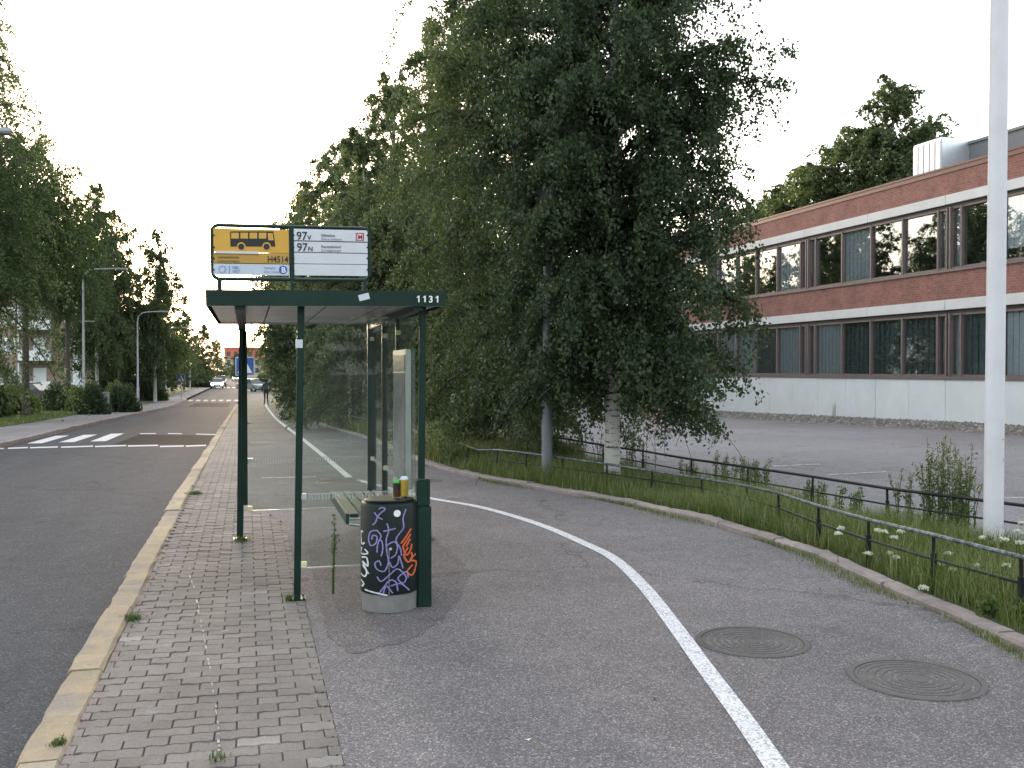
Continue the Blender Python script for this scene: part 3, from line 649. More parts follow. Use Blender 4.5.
for s in ([(432,315),(420,330),(425,385),(440,375)], [(425,405),(420,440),(455,430),(440,410)], [(425,460),(450,455),(455,500),(430,480),(450,530),(440,560),(420,550)], [(420,585),(435,600),(425,620)], [(430,500),(460,540)], [(440,630),(500,640),(550,650)]):
    spray('graffiti_stroke', gs(s), M['wspray'], .011)
for s in ([(665,300),(640,340),(615,375)], [(662,330),(640,365),(622,395)], [(660,355),(640,395)], [(625,395),(640,440),(660,420),(668,385)], [(650,400),(630,440),(650,480),(670,460),(665,430)], [(688,445),(660,470),(690,490),(680,540),(665,555),(645,530),(672,500)]):
    spray('graffiti_stroke', gs(s), M['orange'], .012)
v = [onbin(*gs([(597+17*math.cos(k*math.pi/8), 210+19*math.sin(k*math.pi/8))])[0], .002) for k in range(16)]
MB().add(v, [tuple(range(16))[::-1]]).build('sticker', M['white'], dr)
v = [onbin(*gs([(565+8*math.cos(k*math.pi/4), 400+8*math.sin(k*math.pi/4))])[0], .002) for k in range(8)]
MB().add(v, [tuple(range(8))[::-1]]).build('lock', M['alu'], dr)
MB().add([onbin(*gs([q])[0], .0008) for q in ((556,405),(560,405),(560,652),(556,652))], [(0,1,2,3)]).build('door_gap', M['greyp'], dr)
bp = gp(423.5, 606)-bc
mp = MB().box((bp.x-.048, bp.y-.04, 0), (bp.x+.05, bp.y+.04, .70)).build('mounting_post', M['green'], bt, bevel=.006)
MB().box((bp.x-.052, bp.y-.046, .705), (bp.x+.04, bp.y+.03, .885)).build('post_cap', M['green'], mp, bevel=.006)
MB().box((bp.x-.10, bp.y-.02, .62), (bp.x-.02, bp.y+.02, .66)).build('bracket', M['alu'], mp)
def can(px, h, label, bands):
    q = at(px, 490, 5.52); t = empty('drink_can', (q.x, q.y, g(q.y)+.757), label=label, cat='can', group='empty cans left on the bin lid')
    h0 = 0
    for frac, mt in bands:
        z0, z1 = h0*h, (h0+frac)*h; pr = [(.028, z0), (.028, z1)]
        if h0 == 0: pr = [(.021, 0), (.028, .008), (.028, z1)]
        if h0+frac > .99: pr = [(.028, z0), (.028, h-.014), (.021, h), (.016, h-.003)]
        MB().lathe(pr, n=20).build('can_body', mt, t, True); h0 += frac
    return t
M['cang'] = plain('can_green', (.06,.30,.06), .3, .3); M['canb'] = plain('can_brown', (.10,.035,.02), .3, .3); M['cany'] = plain('can_gold', (.50,.36,.06), .3, .4)
can(397.0, .122, 'green topped brown drink can with dark label on the bin lid', [(.42, M['canb']), (.38, M['black']), (.2, M['cang'])])
can(404.2, .142, 'golden yellow drink can on the bin lid', [(.85, M['cany']), (.15, M['signpale'])])
# ================================================================== FENCES
def fence(name, label, posts, parent_pos, top_mat):
    """posts: list of (base Vector, top Vector)"""
    t = empty(name, gz(posts[0][0]), label=label, cat='fence')
    o0 = t.location
    for b, tp in posts:
        b2 = b.copy(); b2.z -= .05
        d = tp-b2
        MB().tube([b2-o0, b2-o0+d*.72, b2-o0+d*.725, tp-o0], [.021, .021, .013, .013], 8).build('fence_post', M['iron'], t, True)
    tops = [tp-o0 for b, tp in posts]
    mids = [b*.42+tp*.58-o0 for b, tp in posts]
    MB().tube(tops, .0165, 8).build('top_rail', top_mat, t, True)
    MB().tube([q+Vector((0, -.0, 0)) for q in mids], .0105, 6).build('lower_rail', M['iron'], t, True)
    return t
fp = [((1110,640),(1110,582)),((1021.6,619),(1021,557)),((933.6,592.6),(933.6,535)),((868.6,567),(868.6,519.9)),((818.5,547),(818.5,506)),((778.5,528),(778.5,493.4)),((746.7,516),(746.7,486)),((701.7,501),(701.7,478.5)),((652,492.5),(652,471)),((607,487),(607,464)),((563,481.6),(563,458)),((525,478),(526.6,453)),((496,474),(498,449.8)),((477.5,470.6),(479,450)),((462,466),(469,447)),((453,462),(460,443)),((442,459),(449,441)),((433,455.6),(440,439.6)),((422.5,452.6),(428,437.5))]
posts = []
for b, tpx_ in fp:
    B0 = gp(b[0], b[1], .03); T0 = wp(tpx_[0], tpx_[1], B0.y+.0)
    T0.z = max(.30, min(.52, T0.z-g(B0.y)))+g(B0.y); posts.append((B0, T0))
last = posts[-1][0]
for k in range(1, 14):
    Y = last.y+1.6*k; X = lerp_poly(PK, Y)+.35+(last.x-lerp_poly(PK, last.y)-.35)*max(0, 1-k/4); b = Vector((X, Y, g(Y)+.03)); posts.append((b, b+Vector((random.uniform(.0, .05), 0, .41))))
fence('fence', 'low black tube fence with a worn top rail along the path kerb', posts, None, M['rail'])
posts = []
Y = 3.9
while Y < 36:
    X = lerp_poly(BF, Y); b = Vector((X, Y, g(Y)+.02)); posts.append((b, b+Vector((random.uniform(-.015, .015), 0, .40)))); Y += 1.15 if Y < 11 else 1.4
fence('fence', 'low black tube fence on the parking lot side of the weedy verge', posts, None, M['iron'])
# ================================================================== POLES, LAMPS, SIGNS
q = gp(993, 549, .03); t = empty('flag_pole', gz(q), label='tall thick white pole standing in the verge at the right', cat='pole')
lean = Vector((.03, 0, 0))
MB().tube([(0, 0, -.2), (0, 0, .05)]+[(0+lean.x*z/6, 0, z) for z in (1.5, 3, 6, 9)], [.084, .083, .081, .079, .074, .066], 24).build('shaft', M['polew'], t, True)
MB().lathe([(.17, 0), (.17, .05), (.105, .06)], n=24).build('collar', M['conc'], t)
MB().box((.068, -.034, 1.02), (.083, -.016, 1.40)).build('rope_cleat', M['gapdark'], t)
for a_, z_, w_, h_ in ((-1.35, 1.02, .012, .005), (-1.2, .84, .005, .014), (-1.6, .24, .03, .012)):
    MB().add([(.0848*math.cos(a_+q*w_/.084)+.005*z_, .0848*math.sin(a_+q*w_/.084), z_+e*h_) for q, e in ((-1, -1), (1, -1), (1, 1), (-1, 1))], [(0, 1, 2, 3)]).build('scuff', M['grey'], t)
q = gp(547, 481, .03); t = empty('lamp_post', gz(q), label='plain grey metal lamp post left of the white birch trunk', cat='lamp post')
MB().tube([(0, 0, -.1), (0, 0, .9), (0, 0, .93), (0, 0, 3.9)], [.078, .078, .066, .05], 16).build('shaft', M['greydark'], t, True)
MB().lathe([(.05, 0), (.16, .05), (.19, .3), (.06, .36)], (0, 0, 3.9), 16).build('lamp_head', M['greydark'], t, True)
def street_lamp(base, H, arm, label, r0=.07, extra=None):
    t = empty('street_lamp', base, label=label, cat='street lamp', group='grey street lamps along the far pavement')
    MB().tube([(0, 0, -.1), (0, 0, 1.2), (0, 0, 1.22), (0, 0, H-.7), (.06, 0, H-.3), (.3, 0, H-.06), (.6, 0, H), (arm-.5, 0, H+.06)], [r0, r0, r0*.8, r0*.55, r0*.55, r0*.5, r0*.48, r0*.45], 10).build('mast', M['grey'], t, True)
    MB().box((arm-.6, -.13, H), (arm+.1, .13, H+.11)).build('lamp_head', M['grey'], t, bevel=.03)
    if extra: MB().box((-.03, -.03, extra), (.55, .03, extra+.06)).build('cross_arm', M['grey'], t)
    return t
b0 = gp(84, 412); street_lamp(b0, wp(84, 269, b0.y).z-b0.z, 2.15, 'tall grey street lamp beside the round bush, arm over the pavement', .085, 4.9)
b1 = gp(138, 406); street_lamp(b1, wp(138, 312, b1.y).z-b1.z, 1.9, 'grey street lamp with curved top, second along the far pavement', .075)
b2 = atg(166, 74); street_lamp(b2, 6.4, 2.0, 'thin street lamp pole on the lawn beyond the curved lamp', .06)
b3 = atg(190, 100); street_lamp(b3, 5.9, 2.3, 'distant street lamp near the side road, left of the oncoming car', .07)
b4 = atg(199, 128); street_lamp(b4, 6.0, 2.0, 'farthest street lamp, small above the oncoming white car', .06)
tip = at(8, 131, 17.0); street_lamp(gz((tip.x-2.1, tip.y, 0)), tip.z-g(tip.y)-.06, 2.1, 'dark street lamp head just entering the picture at the left edge', .085)
def crossing_sign(base, zc, size, label):
    t = empty('crossing_sign', base, -YAW*.6, label=label, cat='road sign'); s = size/2; c = zc-base.z
    MB().tube([(0, .03, -.1), (0, .03, c+s*.9)], .03, 10).build('pole', M['grey'], t)
    pl = MB().box((-s, -.015, c-s), (s, .004, c+s)).build('sign_plate', M['signwhite'], t, bevel=.01)
    MB().box((-s*.92, -.019, c-s*.92), (s*.92, -.0155, c+s*.92)).build('sign_face', M['blue'], pl)
    MB().add([(-s*.78, -.021, c-s*.72), (s*.78, -.021, c-s*.72), (0, -.021, c+s*.74)], [(0, 1, 2)]).build('sign_triangle', M['white'], pl)
    m = MB(); W = lambda x, z: (x*s, -.0225, c+z*s)
    def bar(x0, z0, x1, z1, wd):
        d = Vector((x1-x0, z1-z0)).normalized(); n = Vector((-d.y, d.x))*wd/2
        m.add([W(x0+n.x, z0+n.y), W(x0-n.x, z0-n.y), W(x1-n.x, z1-n.y), W(x1+n.x, z1+n.y)], [(0, 1, 2, 3)])
    bar(.02, .1, 0, -.25, .16); bar(0, -.22, -.22, -.55, .09); bar(0, -.22, .2, -.55, .09); bar(.0, .05, -.2, -.15, .07); bar(.02, .05, .22, -.12, .07)
    m.add([W(.02+.09*math.cos(k), .24+.09*math.sin(k)) for k in np.linspace(0, 6.28, 9)[:-1]], [tuple(range(8))])
    m.build('sign_figure', M['black'], pl); return t
q = at(245, 366.3, 26.5); crossing_sign(gz(q), q.z, .62, 'blue pedestrian crossing sign half hidden behind the shelter post')
q = at(181, 380.5, 62); crossing_sign(gz((q.x, q.y, 0)), q.z+.2, .6, 'small blue sign on the far lawn by the curved lamp')
# ================================================================== OFFICE BUILDING (right)
dv = Vector(((228-512)/F, 1.0)); P0c = Vector(((983-512)/F*23.5*K, 23.5*K))
def c2w(p): return Vector((p[0]*CY+p[1]*SY, -p[0]*SY+p[1]*CY, 0))
P0 = c2w(P0c); fd = c2w(dv).normalized()                   # facade direction, away from the camera
rz = math.atan2(-fd.y, -fd.x)                              # local +x runs towards the camera side, local -y faces the road
ob = empty('office_building', (P0.x, P0.y, 0), rz, label='two storey brick and white concrete building with long window bands', cat='building')
# local x = -(distance along the facade)
def facL(px):
    n = Vector((-dv.y, dv.x)); pc = Vector(((px-512)/F, 1.0)); tt = P0c.dot(n)/pc.dot(n); w3 = c2w(pc*tt-P0c); return w3.dot(fd)
c_a = facL(948); mod = (facL(712)-c_a)/2; MS = mod/6.5
L0, L1 = c_a-2*mod-.1, c_a+4*mod+.1; xa, xb = -L1, -L0; DEP = 13.0
zpl, zs1, zw1, zb1a, zb1b, zs2, zw2, zb2a, zb2b, ztop = -1.2, 1.32, 1.42, 3.49, 3.81, 4.67, 4.76, 6.77, 7.07, 7.90
ly = -1.0                                                 # sign check: outside is local -y or +y?
out = Matrix.Rotation(rz, 3, 'Z')@Vector((0, -1, 0))
sgn = -1 if out.dot(-Vector((P0.x, P0.y, 0))) > 0 else 1
def Yb(d): return sgn*d                                    # d metres outwards from the facade
def bb(m, x0, x1, d0, d1, z0, z1):
    a, b = sorted((Yb(d0), Yb(d1))); return m.box((min(x0, x1), a, z0), (max(x0, x1), b, z1))
bb(MB(), xa, xb, -.30, 0, zb2b, ztop).build('brick_band', M['brick'], ob)
bb(MB(), xa, xb, -.30, 0, zb1b, zs2).build('brick_band', M['brick'], ob)
bb(MB(), xa-.05, xb+.05, -.34, .05, ztop, ztop+.06).build('coping', M['coping'], ob)
bb(MB(), xa-.03, xb+.03, -.34, .03, ztop-.14, ztop-.002).build('coping_flashing', M['coping'], ob)
bb(MB(), xa, xb, -.25, -.02, zb2a-.10, zb2a-.002).build('window_head', M['gapdark'], ob)
bb(MB(), xa, xb, -.25, -.02, zb1a-.12, zb1a-.002).build('window_head', M['gapdark'], ob)
bb(MB(), xa, xb, -.25, .05, zs1, zw1).build('window_sill', M['mdark'], ob)
bb(MB(), xa, xb, -.25, .05, zs2+.001, zw2).build('window_sill', M['mdark'], ob)
# shell: roof, floors, back, ends
for nm, a, mt in (('roof_slab', (xa+.05, xb-.05, -DEP, -.36, 7.3, 7.45), M['roofgrey']), ('floor_slab', (xa+.05, xb-.05, -DEP, -.32, 3.5, 3.8), M['interior']), ('floor_slab', (xa+.05, xb-.05, -DEP, -.32, .2, .5), M['interior']),
                  ('rear_wall', (xa, xb, -DEP-.3, -DEP-.01, zpl, ztop), M['brick']), ('end_wall', (xa, xa+.3, -DEP, -.31, zpl, ztop-.01), M['brick']), ('end_wall', (xb-.3, xb, -DEP, -.31, zpl, ztop-.01), M['brick']),
                  ('corridor_wall', (xa+.31, xb-.31, -5.2, -5.05, .51, 3.49), M['interior']), ('corridor_wall', (xa+.31, xb-.31, -5.2, -5.05, 3.81, 7.29), M['interior'])):
    bb(MB(), *a).build(nm, mt, ob)
cl = [c_a+mod*k for k in range(-2, 5)]
x = xa; k = 0
while x < xb-.1:                                           # plinth and band panels
    x2 = min(xb, x+mod/4.5)
    bb(MB(), x+.006, x2-.006, -.2, .012+.003*(k % 2), zpl, zs1-.004).build('plinth_panel', M['plinth'], ob, bevel=.006); x = x2; k += 1
x = xa
while x < xb-.1:
    x2 = min(xb, x+mod/2)
    for a, b in ((zb1a, zb1b), (zb2a, zb2b)): bb(MB(), x+.006, x2-.006, -.25, .06, a, b-.003).build('concrete_panel', M['whitec'], ob, bevel=.008)
    x = x2
bb(MB(), xa, xb, -.22, -.21, zpl, zs1).build('wall_backing', M['gapdark'], ob)
rngb = random.Random(11)
low_blind = {(0, 1): 0, (0, 2): 1, (0, 3): 0, (0, 4): 0, (1, 1): 0, (1, 2): 0, (1, 3): 1, (1, 4): 0, (2, 1): 0, (2, 2): 0, (2, 3): 0, (2, 4): 1, (3, 1): 1, (3, 2): 0, (3, 3): 1, (3, 4): 1}
up_blind = {(2, 1): 0, (2, 2): 0, (2, 3): 1, (2, 4): 0, (3, 1): 1, (3, 2): 0, (3, 3): 0, (3, 4): 1, (1, 4): 0, (1, 3): 1}
for fl, (za, zb) in enumerate(((zw1, zb1a-.12), (zw2, zb2a-.10))):
    for k in range(len(cl)-1):
        la, lb = cl[k], cl[k+1]                            # la nearer the camera
        edges = [la+.08, la+.43*MS, la+1.85*MS, la+3.25*MS, la+4.66*MS, la+6.07*MS, lb-.08]
        m = MB()
        for c in (la, lb):                                 # paired post at the module joint, half each
            s = 1 if c == la else -1
            bb(m, -(c+s*.035), -(c+s*.10), -.20, .04, za, zb)
        for e in edges[1:-1]: bb(m, -(e-.035), -(e+.035), -.18, .0, za, zb)
        bb(m, -(la+.10), -(lb-.10), -.18, -.02, za, za+.06); bb(m, -(la+.10), -(lb-.10), -.18, -.02, zb-.06, zb)
        wf = m.build('window', M['mdark'], ob)
        for i in range(6):
            e0, e1 = edges[i]+(.035 if i else .02), edges[i+1]-(.035 if i < 5 else .02)
            p = bb(MB(), -e0, -e1, -.10, -.088, za+.06, zb-.06).build('pane', M['facade_glass'], wf)
            p.rotation_euler = (rngb.gauss(0, .0012), 0, rngb.gauss(0, .0012))
            wide = 0 < i < 5
            has = (low_blind.get((k, i), rngb.random() < .5) if fl == 0 else up_blind.get((k, i), rngb.random() < .3))
            if wide and has:
                zl = za+.05+(rngb.random()*.5 if rngb.random() < .4 else 0)
                mb = MB(); n = 14
                for j in range(n): bb(mb, -(e0+.02)-(e1-e0-.04)*j/n, -(e0+.02)-(e1-e0-.04)*(j+.93)/n, -.14-.012*(j % 2), -.135-.012*(j % 2), zl, zb-.03)
                mb.build('blind', M['blind'], wf)
            elif wide and fl == 0 and k in (1, 2, 3):
                mb = MB(); n = 18
                for j in range(n): bb(mb, -(e0+.02)-(e1-e0-.04)*j/n, -(e0+.02)-(e1-e0-.04)*(j+.80)/n, -.16-.010*(j % 3), -.155-.010*(j % 3), za+.05, zb-.03)
                mb.build('blind', M['gblind'], wf)
            elif not wide: bb(MB(), -(e0+.08), -(e1-.02), -.22, -.20, za+.05, zb-.05).build('curtain', M['blind'], wf)
# rooftop plant room and bright vent
def facade_x(px, back):                                    # local x where a pixel column meets a line 'back' metres behind the facade
    pc = Vector(((px-512)/F, 1.0)); n = Vector((-dv.y, dv.x)).normalized(); o_ = P0c.copy()
    inw = n if n.dot(P0c) > 0 else -n
    tt = (o_+inw*back).dot(inw)/pc.dot(inw); w3 = c2w(pc*tt)-Vector((P0.x, P0.y, 0)); return -(w3.dot(fd)), tt
x_v0, t_v0 = facade_x(912, 3.0); x_v1, t_v1 = facade_x(940, 3.0)
zt0 = CAMZ+(369-146)/F*t_v0; zt1 = CAMZ+(369-139)/F*t_v1
vt = bb(MB(), x_v0, x_v1, -4.6, -3.0, 7.452, min(zt0, zt1)+.05).build('roof_vent', M['metal'], ob, bevel=.02)
for j in range(5): bb(MB(), x_v0+(x_v1-x_v0)*(j+.08)/5, x_v0+(x_v1-x_v0)*(j+.92)/5, -2.996, -2.965, 7.5, min(zt0, zt1)-.03).build('vent_sheet', M['metal'], vt, bevel=.01)
x_p, t_p = facade_x(946, 4.2); ztp = CAMZ+(369-152)/F*t_p
pr = bb(MB(), x_p, xb-1, -10, -4.2, 7.455, ztp).build('plant_room', M['roofgrey'], ob)
bb(MB(), x_p-.06, xb-.94, -10.06, -4.14, ztp+.002, ztp+.1).build('plant_room_coping', M['roofgrey'], ob)
# gravel bank at the foot of the wall
V = []; Fc = []; rg = np.random.default_rng(5)
def bw(x, d, z):
    w3 = Matrix.Rotation(rz, 3, 'Z')@Vector((x, Yb(d), 0)); X, Yw = w3.x+P0.x, w3.y+P0.y; return Vector((X, Yw, g(Yw)+z))
m = MB(); nseg = 40; v = []
for i in range(nseg+1):
    x = xa+(xb-xa)*i/nseg; v += [bw(x, .0, .17), bw(x, .5, .15), bw(x, 1.3, .03), bw(x, 1.62, -.04)]
m.add(v, [(i*4+k, i*4+k+1, i*4+k+5, i*4+k+4) for i in range(nseg) for k in range(3)])
gb = m.build('gravel_bank', M['joint']); tag(gb, kind='structure')
mm = MB()
for i in range(4200):
    x = rg.uniform(xa, xb); d = rg.uniform(.03, 1.55); z = .17-(.02*d/.5 if d < .5 else .02+.12*(d-.5)/.8 if d < 1.3 else .14+.07*(d-1.3)/.32)
    c = bw(x, d, z); s = rg.uniform(.03, .085); a = rg.uniform(0, 6.28)
    ring = [c+Vector((math.cos(a+q*2.09)*s, math.sin(a+q*2.09)*s, -.01)) for q in range(3)]
    mm.add(ring+[c+Vector((rg.uniform(-.3, .3)*s, rg.uniform(-.3, .3)*s, s*.7))], [(0, 1, 3), (1, 2, 3), (2, 0, 3)])
tag(mm.build('gravel', M['gravel']), label='grey rounded gravel at the foot of the white wall', cat='gravel', kind='stuff')
v = []
m = MB()
for i in range(nseg):
    pts = [bw(xa+(xb-xa)*(i+e)/nseg, d, z) for d, z in ((1.6, -.10), (1.70, -.10)) for e in (0, 1)]
    m = MB(); a0, a1, b0_, b1_ = pts; up = Vector((0, 0, .10))
    m.hexa([a0, a1, b1_, b0_, a0+up, a1+up, b1_+up, b0_+up]).build('kerb_stone', M['kerb_p'], gb)
# ================================================================== TREES
rs = np.random.default_rng(42)
def leaf_quads(C, ls, rg, hang=.75, wid=.36):
    n = len(C); L = (ls*(.7+.6*rg.random(n)))[:, None]
    ax = rg.normal(size=(n, 3)); ax[:, 2] -= hang*1.6; ax /= np.linalg.norm(ax, axis=1)[:, None]
    w = np.cross(ax, rg.normal(size=(n, 3))); w /= np.linalg.norm(w, axis=1)[:, None]+1e-9
    V = np.stack([C, C+ax*L*.42+w*L*wid, C+ax*L, C+ax*L*.42-w*L*wid], 1).reshape(-1, 3)
    Fq = np.arange(4*n).reshape(-1, 4); return V, Fq
def crown(rg, H, hb, R_, prof, nl, nleaf, ls, droop, lean=(0, 0), tw=1.0, hang=.75, jit=.055, twlen=(.25, .95), rise=(.5, 1.5), zmin=.3):
    """returns leaf mesh arrays, list of limbs (polylines) and trunk points"""
    wob = np.cumsum(rg.normal(0, .05, (14, 2)), 0)*H/14
    zt = np.linspace(0, H*.97, 14); wob = wob*(np.linspace(0, 1, 14)[:, None])
    tx = wob[:, 0]+lean[0]*zt/H; ty = wob[:, 1]+lean[1]*zt/H
    T = np.stack([tx, ty, zt], 1)
    tl = np.sort(rg.random(nl)**1.05); z0 = hb+(H*.97-hb)*tl
    az = np.arange(nl)*2.39996+rg.normal(0, .35, nl); ln = R_*prof(tl)*(.65+.5*rg.random(nl))
    ri = (rise[0]+(rise[1]-rise[0])*tl)*(.7+.6*rg.random(nl)); dr_ = droop*(.6+.8*rg.random(nl))*(1-.6*tl)
    zs = np.clip(z0-ln*.35, .15*H*0+hb*.6, None)
    bx = np.interp(zs, zt, tx); by = np.interp(zs, zt, ty)
    def limb(i, s):
        l = ln[i]; return np.stack([bx[i]+np.cos(az[i])*l*s, by[i]+np.sin(az[i])*l*s, zs[i]+l*(ri[i]*s-dr_[i]*s*s)], -1)
    ntw = int(nl*14*tw); ti = rg.choice(nl, ntw, p=(ln+.15)/(ln+.15).sum()); ts = .03+.98*rg.random(ntw)**.8
    tb = limb(ti, ts); ta = az[ti]+rg.normal(0, 1.0, ntw); tlng = (twlen[0]+(twlen[1]-twlen[0])*rg.random(ntw))*np.clip(ln[ti]/R_+.25, .35, 1.1)
    tr = rg.normal(.12, .3, ntw); td = (.35+.9*rg.random(ntw))*droop*1.15
    li = rg.integers(0, ntw, nleaf); s = rg.random(nleaf)**.8
    l = tlng[li]
    C = tb[li]+np.stack([np.cos(ta[li])*l*s*.75, np.sin(ta[li])*l*s*.75, l*(tr[li]*s-td[li]*s*s)], -1)+rg.normal(0, jit, (nleaf, 3))
    C = C[C[:, 2] > zmin+.35*np.sin(C[:, 0]*3.1+C[:, 1]*2.3)+rg.normal(0, .12, len(C))]; nleaf2 = len(C); li = li[:nleaf2]
    V, Fq = leaf_quads(C, ls, rg, hang)
    var = np.repeat(np.clip(rg.normal(.42, .16, nleaf2)+.55*(rg.random(ntw)[li]-.5)+.35*(rg.random(nl)[ti[li]]-.5), 0, 1), 4)
    limbs = [limb(np.full(7, i), np.linspace(0, 1, 7)) for i in range(nl)]
    tws = [(tb[k], ta[k], tlng[k], tr[k], td[k]) for k in range(0, ntw, max(1, ntw//500))]
    return (V, Fq, var), limbs, T, ln, tws
def tree_parts(rg, H, hb, R_, prof, nl, nleaf, ls, droop, tr0, leafm, barkm, limbdark=True, twigs=True, **k):
    (V, Fq, var), limbs, T, ln, tws = crown(rg, H, hb, R_, prof, nl, nleaf, ls, droop, **k)
    cm = npmesh('crown', V, Fq, leafm, var)
    m = MB(); n = len(T); m.tube([(T[0][0], T[0][1], -.25)]+[tuple(p) for p in T], [tr0*1.25]+[tr0*(1.12 if i == 0 else 1)*(1-i/n)**.8+.012 for i in range(n)], 12)
    tm = bpy.data.meshes.new('trunk'); tm.from_pydata(m.v, [], m.f); tm.materials.append(barkm); tm.polygons.foreach_set('use_smooth', [True]*len(tm.polygons))
    m = MB()
    for i, lb in enumerate(limbs):
        r0 = max(.012, min(tr0*.42, ln[i]*.02)); m.tube([tuple(p) for p in lb], [r0*(1-.8*j/6) for j in range(7)], 5, False)
    if twigs:
        for b, a, l, r_, d in tws:
            m.tube([(b[0]+math.cos(a)*l*s*.75, b[1]+math.sin(a)*l*s*.75, b[2]+l*(r_*s-d*s*s)) for s in (0, .35, .7, 1)], [.006, .005, .004, .003], 3, False)
    bm_ = bpy.data.meshes.new('branches'); bm_.from_pydata(m.v, [], m.f); bm_.materials.append(M['twig'])
    return cm, tm, bm_
def plant_tree(name, parts, pos, label, group, s=1, sz=None, rz=0, cat='tree'):
    t = empty(name, pos, rz, label=label, cat=cat, group=group); t.scale = (s, s, sz or s)
    tag(link('crown', parts[0], t), kind='stuff'); link('trunk', parts[1], t); link('branches', parts[2], t); return t
pear = lambda t: np.interp(t, [0, .15, .4, .7, 1], [.78, .95, 1.0, .62, .10])
colm = lambda t: np.interp(t, [0, .12, .45, .8, 1], [.7, 1.0, .95, .55, .12])
rnd_ = lambda t: np.interp(t, [0, .2, .5, .8, 1], [.6, .95, 1.0, .8, .3])
GR = 'birches and leafy trees along the verge beside the path'
qa = gp(612, 481, .03)
pa = tree_parts(np.random.default_rng(1), 10.8, 1.7, 1.75, lambda t: np.interp(t, [0, .12, .3, .45, .58, .7, .82, 1], [.85, .92, 1.0, 1.12, .95, .72, .5, .15]), 170, 310000, .055, .85, .102, M['leaf_dark'], M['birch'], lean=(.05, 0), tw=1.0, twlen=(.3, .95), zmin=.95)
plant_tree('birch_tree', pa, gz(qa), 'nearest leafy birch with a bright white trunk behind the low fence', GR)
# dead brown twig cluster hanging on the near birch
qd = at(660, 400, 11.0); rg = np.random.default_rng(9)
C = np.array(qd)+np.stack([rg.normal(0, .10, 260), rg.normal(0, .08, 260), rg.uniform(-.45, .45, 260)], 1)
V, Fq, = leaf_quads(C, .06, rg); o = link('dead_leaves', npmesh('dead_leaves', V-np.array(gz(qa)), Fq, M['dead'], np.repeat(rg.random(260), 4)), bpy.data.objects['birch_tree']); tag(o, kind='stuff')
qb = atg(512, 14.8); pb = tree_parts(np.random.default_rng(2), 12.5, 1.2, 2.15, colm, 115, 190000, .060, 1.2, .10, M['leaf_mid'], M['birch'], tw=.85, twlen=(.4, 1.3), zmin=.55)
plant_tree('birch_tree', pb, qb, 'dark leafy birch left of the grey lamp post, crown reaching the ground', GR)
qc = gp(452, 431); pc_ = tree_parts(np.random.default_rng(3), 13.2, 2.0, 2.2, colm, 85, 95000, .082, 1.3, .11, M['leaf_pale'], M['birch'], tw=.75, twlen=(.4, 1.3))
plant_tree('birch_tree', pc_, gz(qc), 'birch with a thin white trunk right behind the shelter corner', GR)
pd_ = tree_parts(np.random.default_rng(4), 13.0, 1.2, 2.9, pear, 95, 100000, .11, 1.15, .12, M['leaf_pale'], M['birch'], tw=1.0, twlen=(.35, 1.3))
plant_tree('birch_tree', pd_, atg(402, 29.0), 'pale green birch with the tallest feathery top behind the stop sign', GR, 1.02)
plant_tree('birch_tree', pd_, atg(365, 25.0), 'pale green birch filling the space right above the white route panel', GR, .74, .76, 2.0)
pe_ = tree_parts(np.random.default_rng(5), 12.5, 1.0, 2.9, colm, 85, 66000, .12, 1.2, .13, M['leaf_pale'], M['birch'], tw=.95, twlen=(.4, 1.4))
pe_r = tree_parts(np.random.default_rng(16), 12.5, 2.6, 2.6, colm, 85, 60000, .12, 1.2, .13, M['leaf_pale'], M['birch'], tw=.95, twlen=(.4, 1.4), zmin=2.4)
pe2 = tree_parts(np.random.default_rng(15), 12.5, 2.6, 2.6, colm, 85, 58000, .12, 1.1, .13, M['leaf_mid'], M['birch'], tw=.95, twlen=(.4, 1.4), zmin=1.9)
pf2 = tree_parts(np.random.default_rng(6), 12.0, .8, 3.0, pear, 90, 34000, .16, 1.0, .14, M['leaf_mid'], M['bark'], tw=1.0, twlen=(.4, 1.5), zmin=1.3)
ph = tree_parts(np.random.default_rng(8), 12.0, .9, 3.6, rnd_, 90, 34000, .17, .55, .16, M['leaf_dark'], M['bark'], tw=1.0, twlen=(.4, 1.3), zmin=1.0)
plant_tree('birch_tree', pe_, atg(338, 35.5), 'drooping birch with a pointed top left of the tallest birch', GR, 1.02, 1.0)
plant_tree('birch_tree', pe_r, atg(303, 43.5), 'drooping birch directly above the bus sign frame', GR, .92, .98, 1.7)
plant_tree('birch_tree', pe_r, atg(287, 54), 'smaller birch at the left end of the right hand tree row', GR, .86, .92, 3.1)
plant_tree('leafy_tree', ph, atg(322, 33), 'low dark tree between the birch trunks, seen through the glass', GR, .62, .62, .4)
plant_tree('leafy_tree', ph, atg(380, 42), 'dark tree in the second row behind the pale birches', GR, .9, .85, 1.4)
plant_tree('leafy_tree', ph, atg(470, 38), 'dark tree in the second row behind the thin white trunk', GR, .9, .95, 2.4)
plant_tree('leafy_tree', ph, atg(340, 52), 'dark tree in the second row behind the drooping birch', GR, .9, .8, 3.4)
plant_tree('leafy_tree', ph, atg(425, 33), 'dark broad tree behind the thin white birch trunk', GR, .85, .8, .9)
plant_tree('leafy_tree', ph, atg(302, 46), 'low dark tree overhanging the path beyond the shelter', GR, .55, .55, 2.4)
plant_tree('leafy_tree', pf2, atg(298, 62), 'dark tree overhanging the far end of the path', GR, .62, .66, 2.9)
plant_tree('leafy_tree', pf2, atg(284, 90), 'tree above the parked cars at the end of the path', GR, .58, .64, .2)
plant_tree('leafy_tree', pf2, atg(272, 118), 'farthest tree on the right side of the road', GR, .62, .66, 1.2)
GB = 'trees at the back of the parking lot'
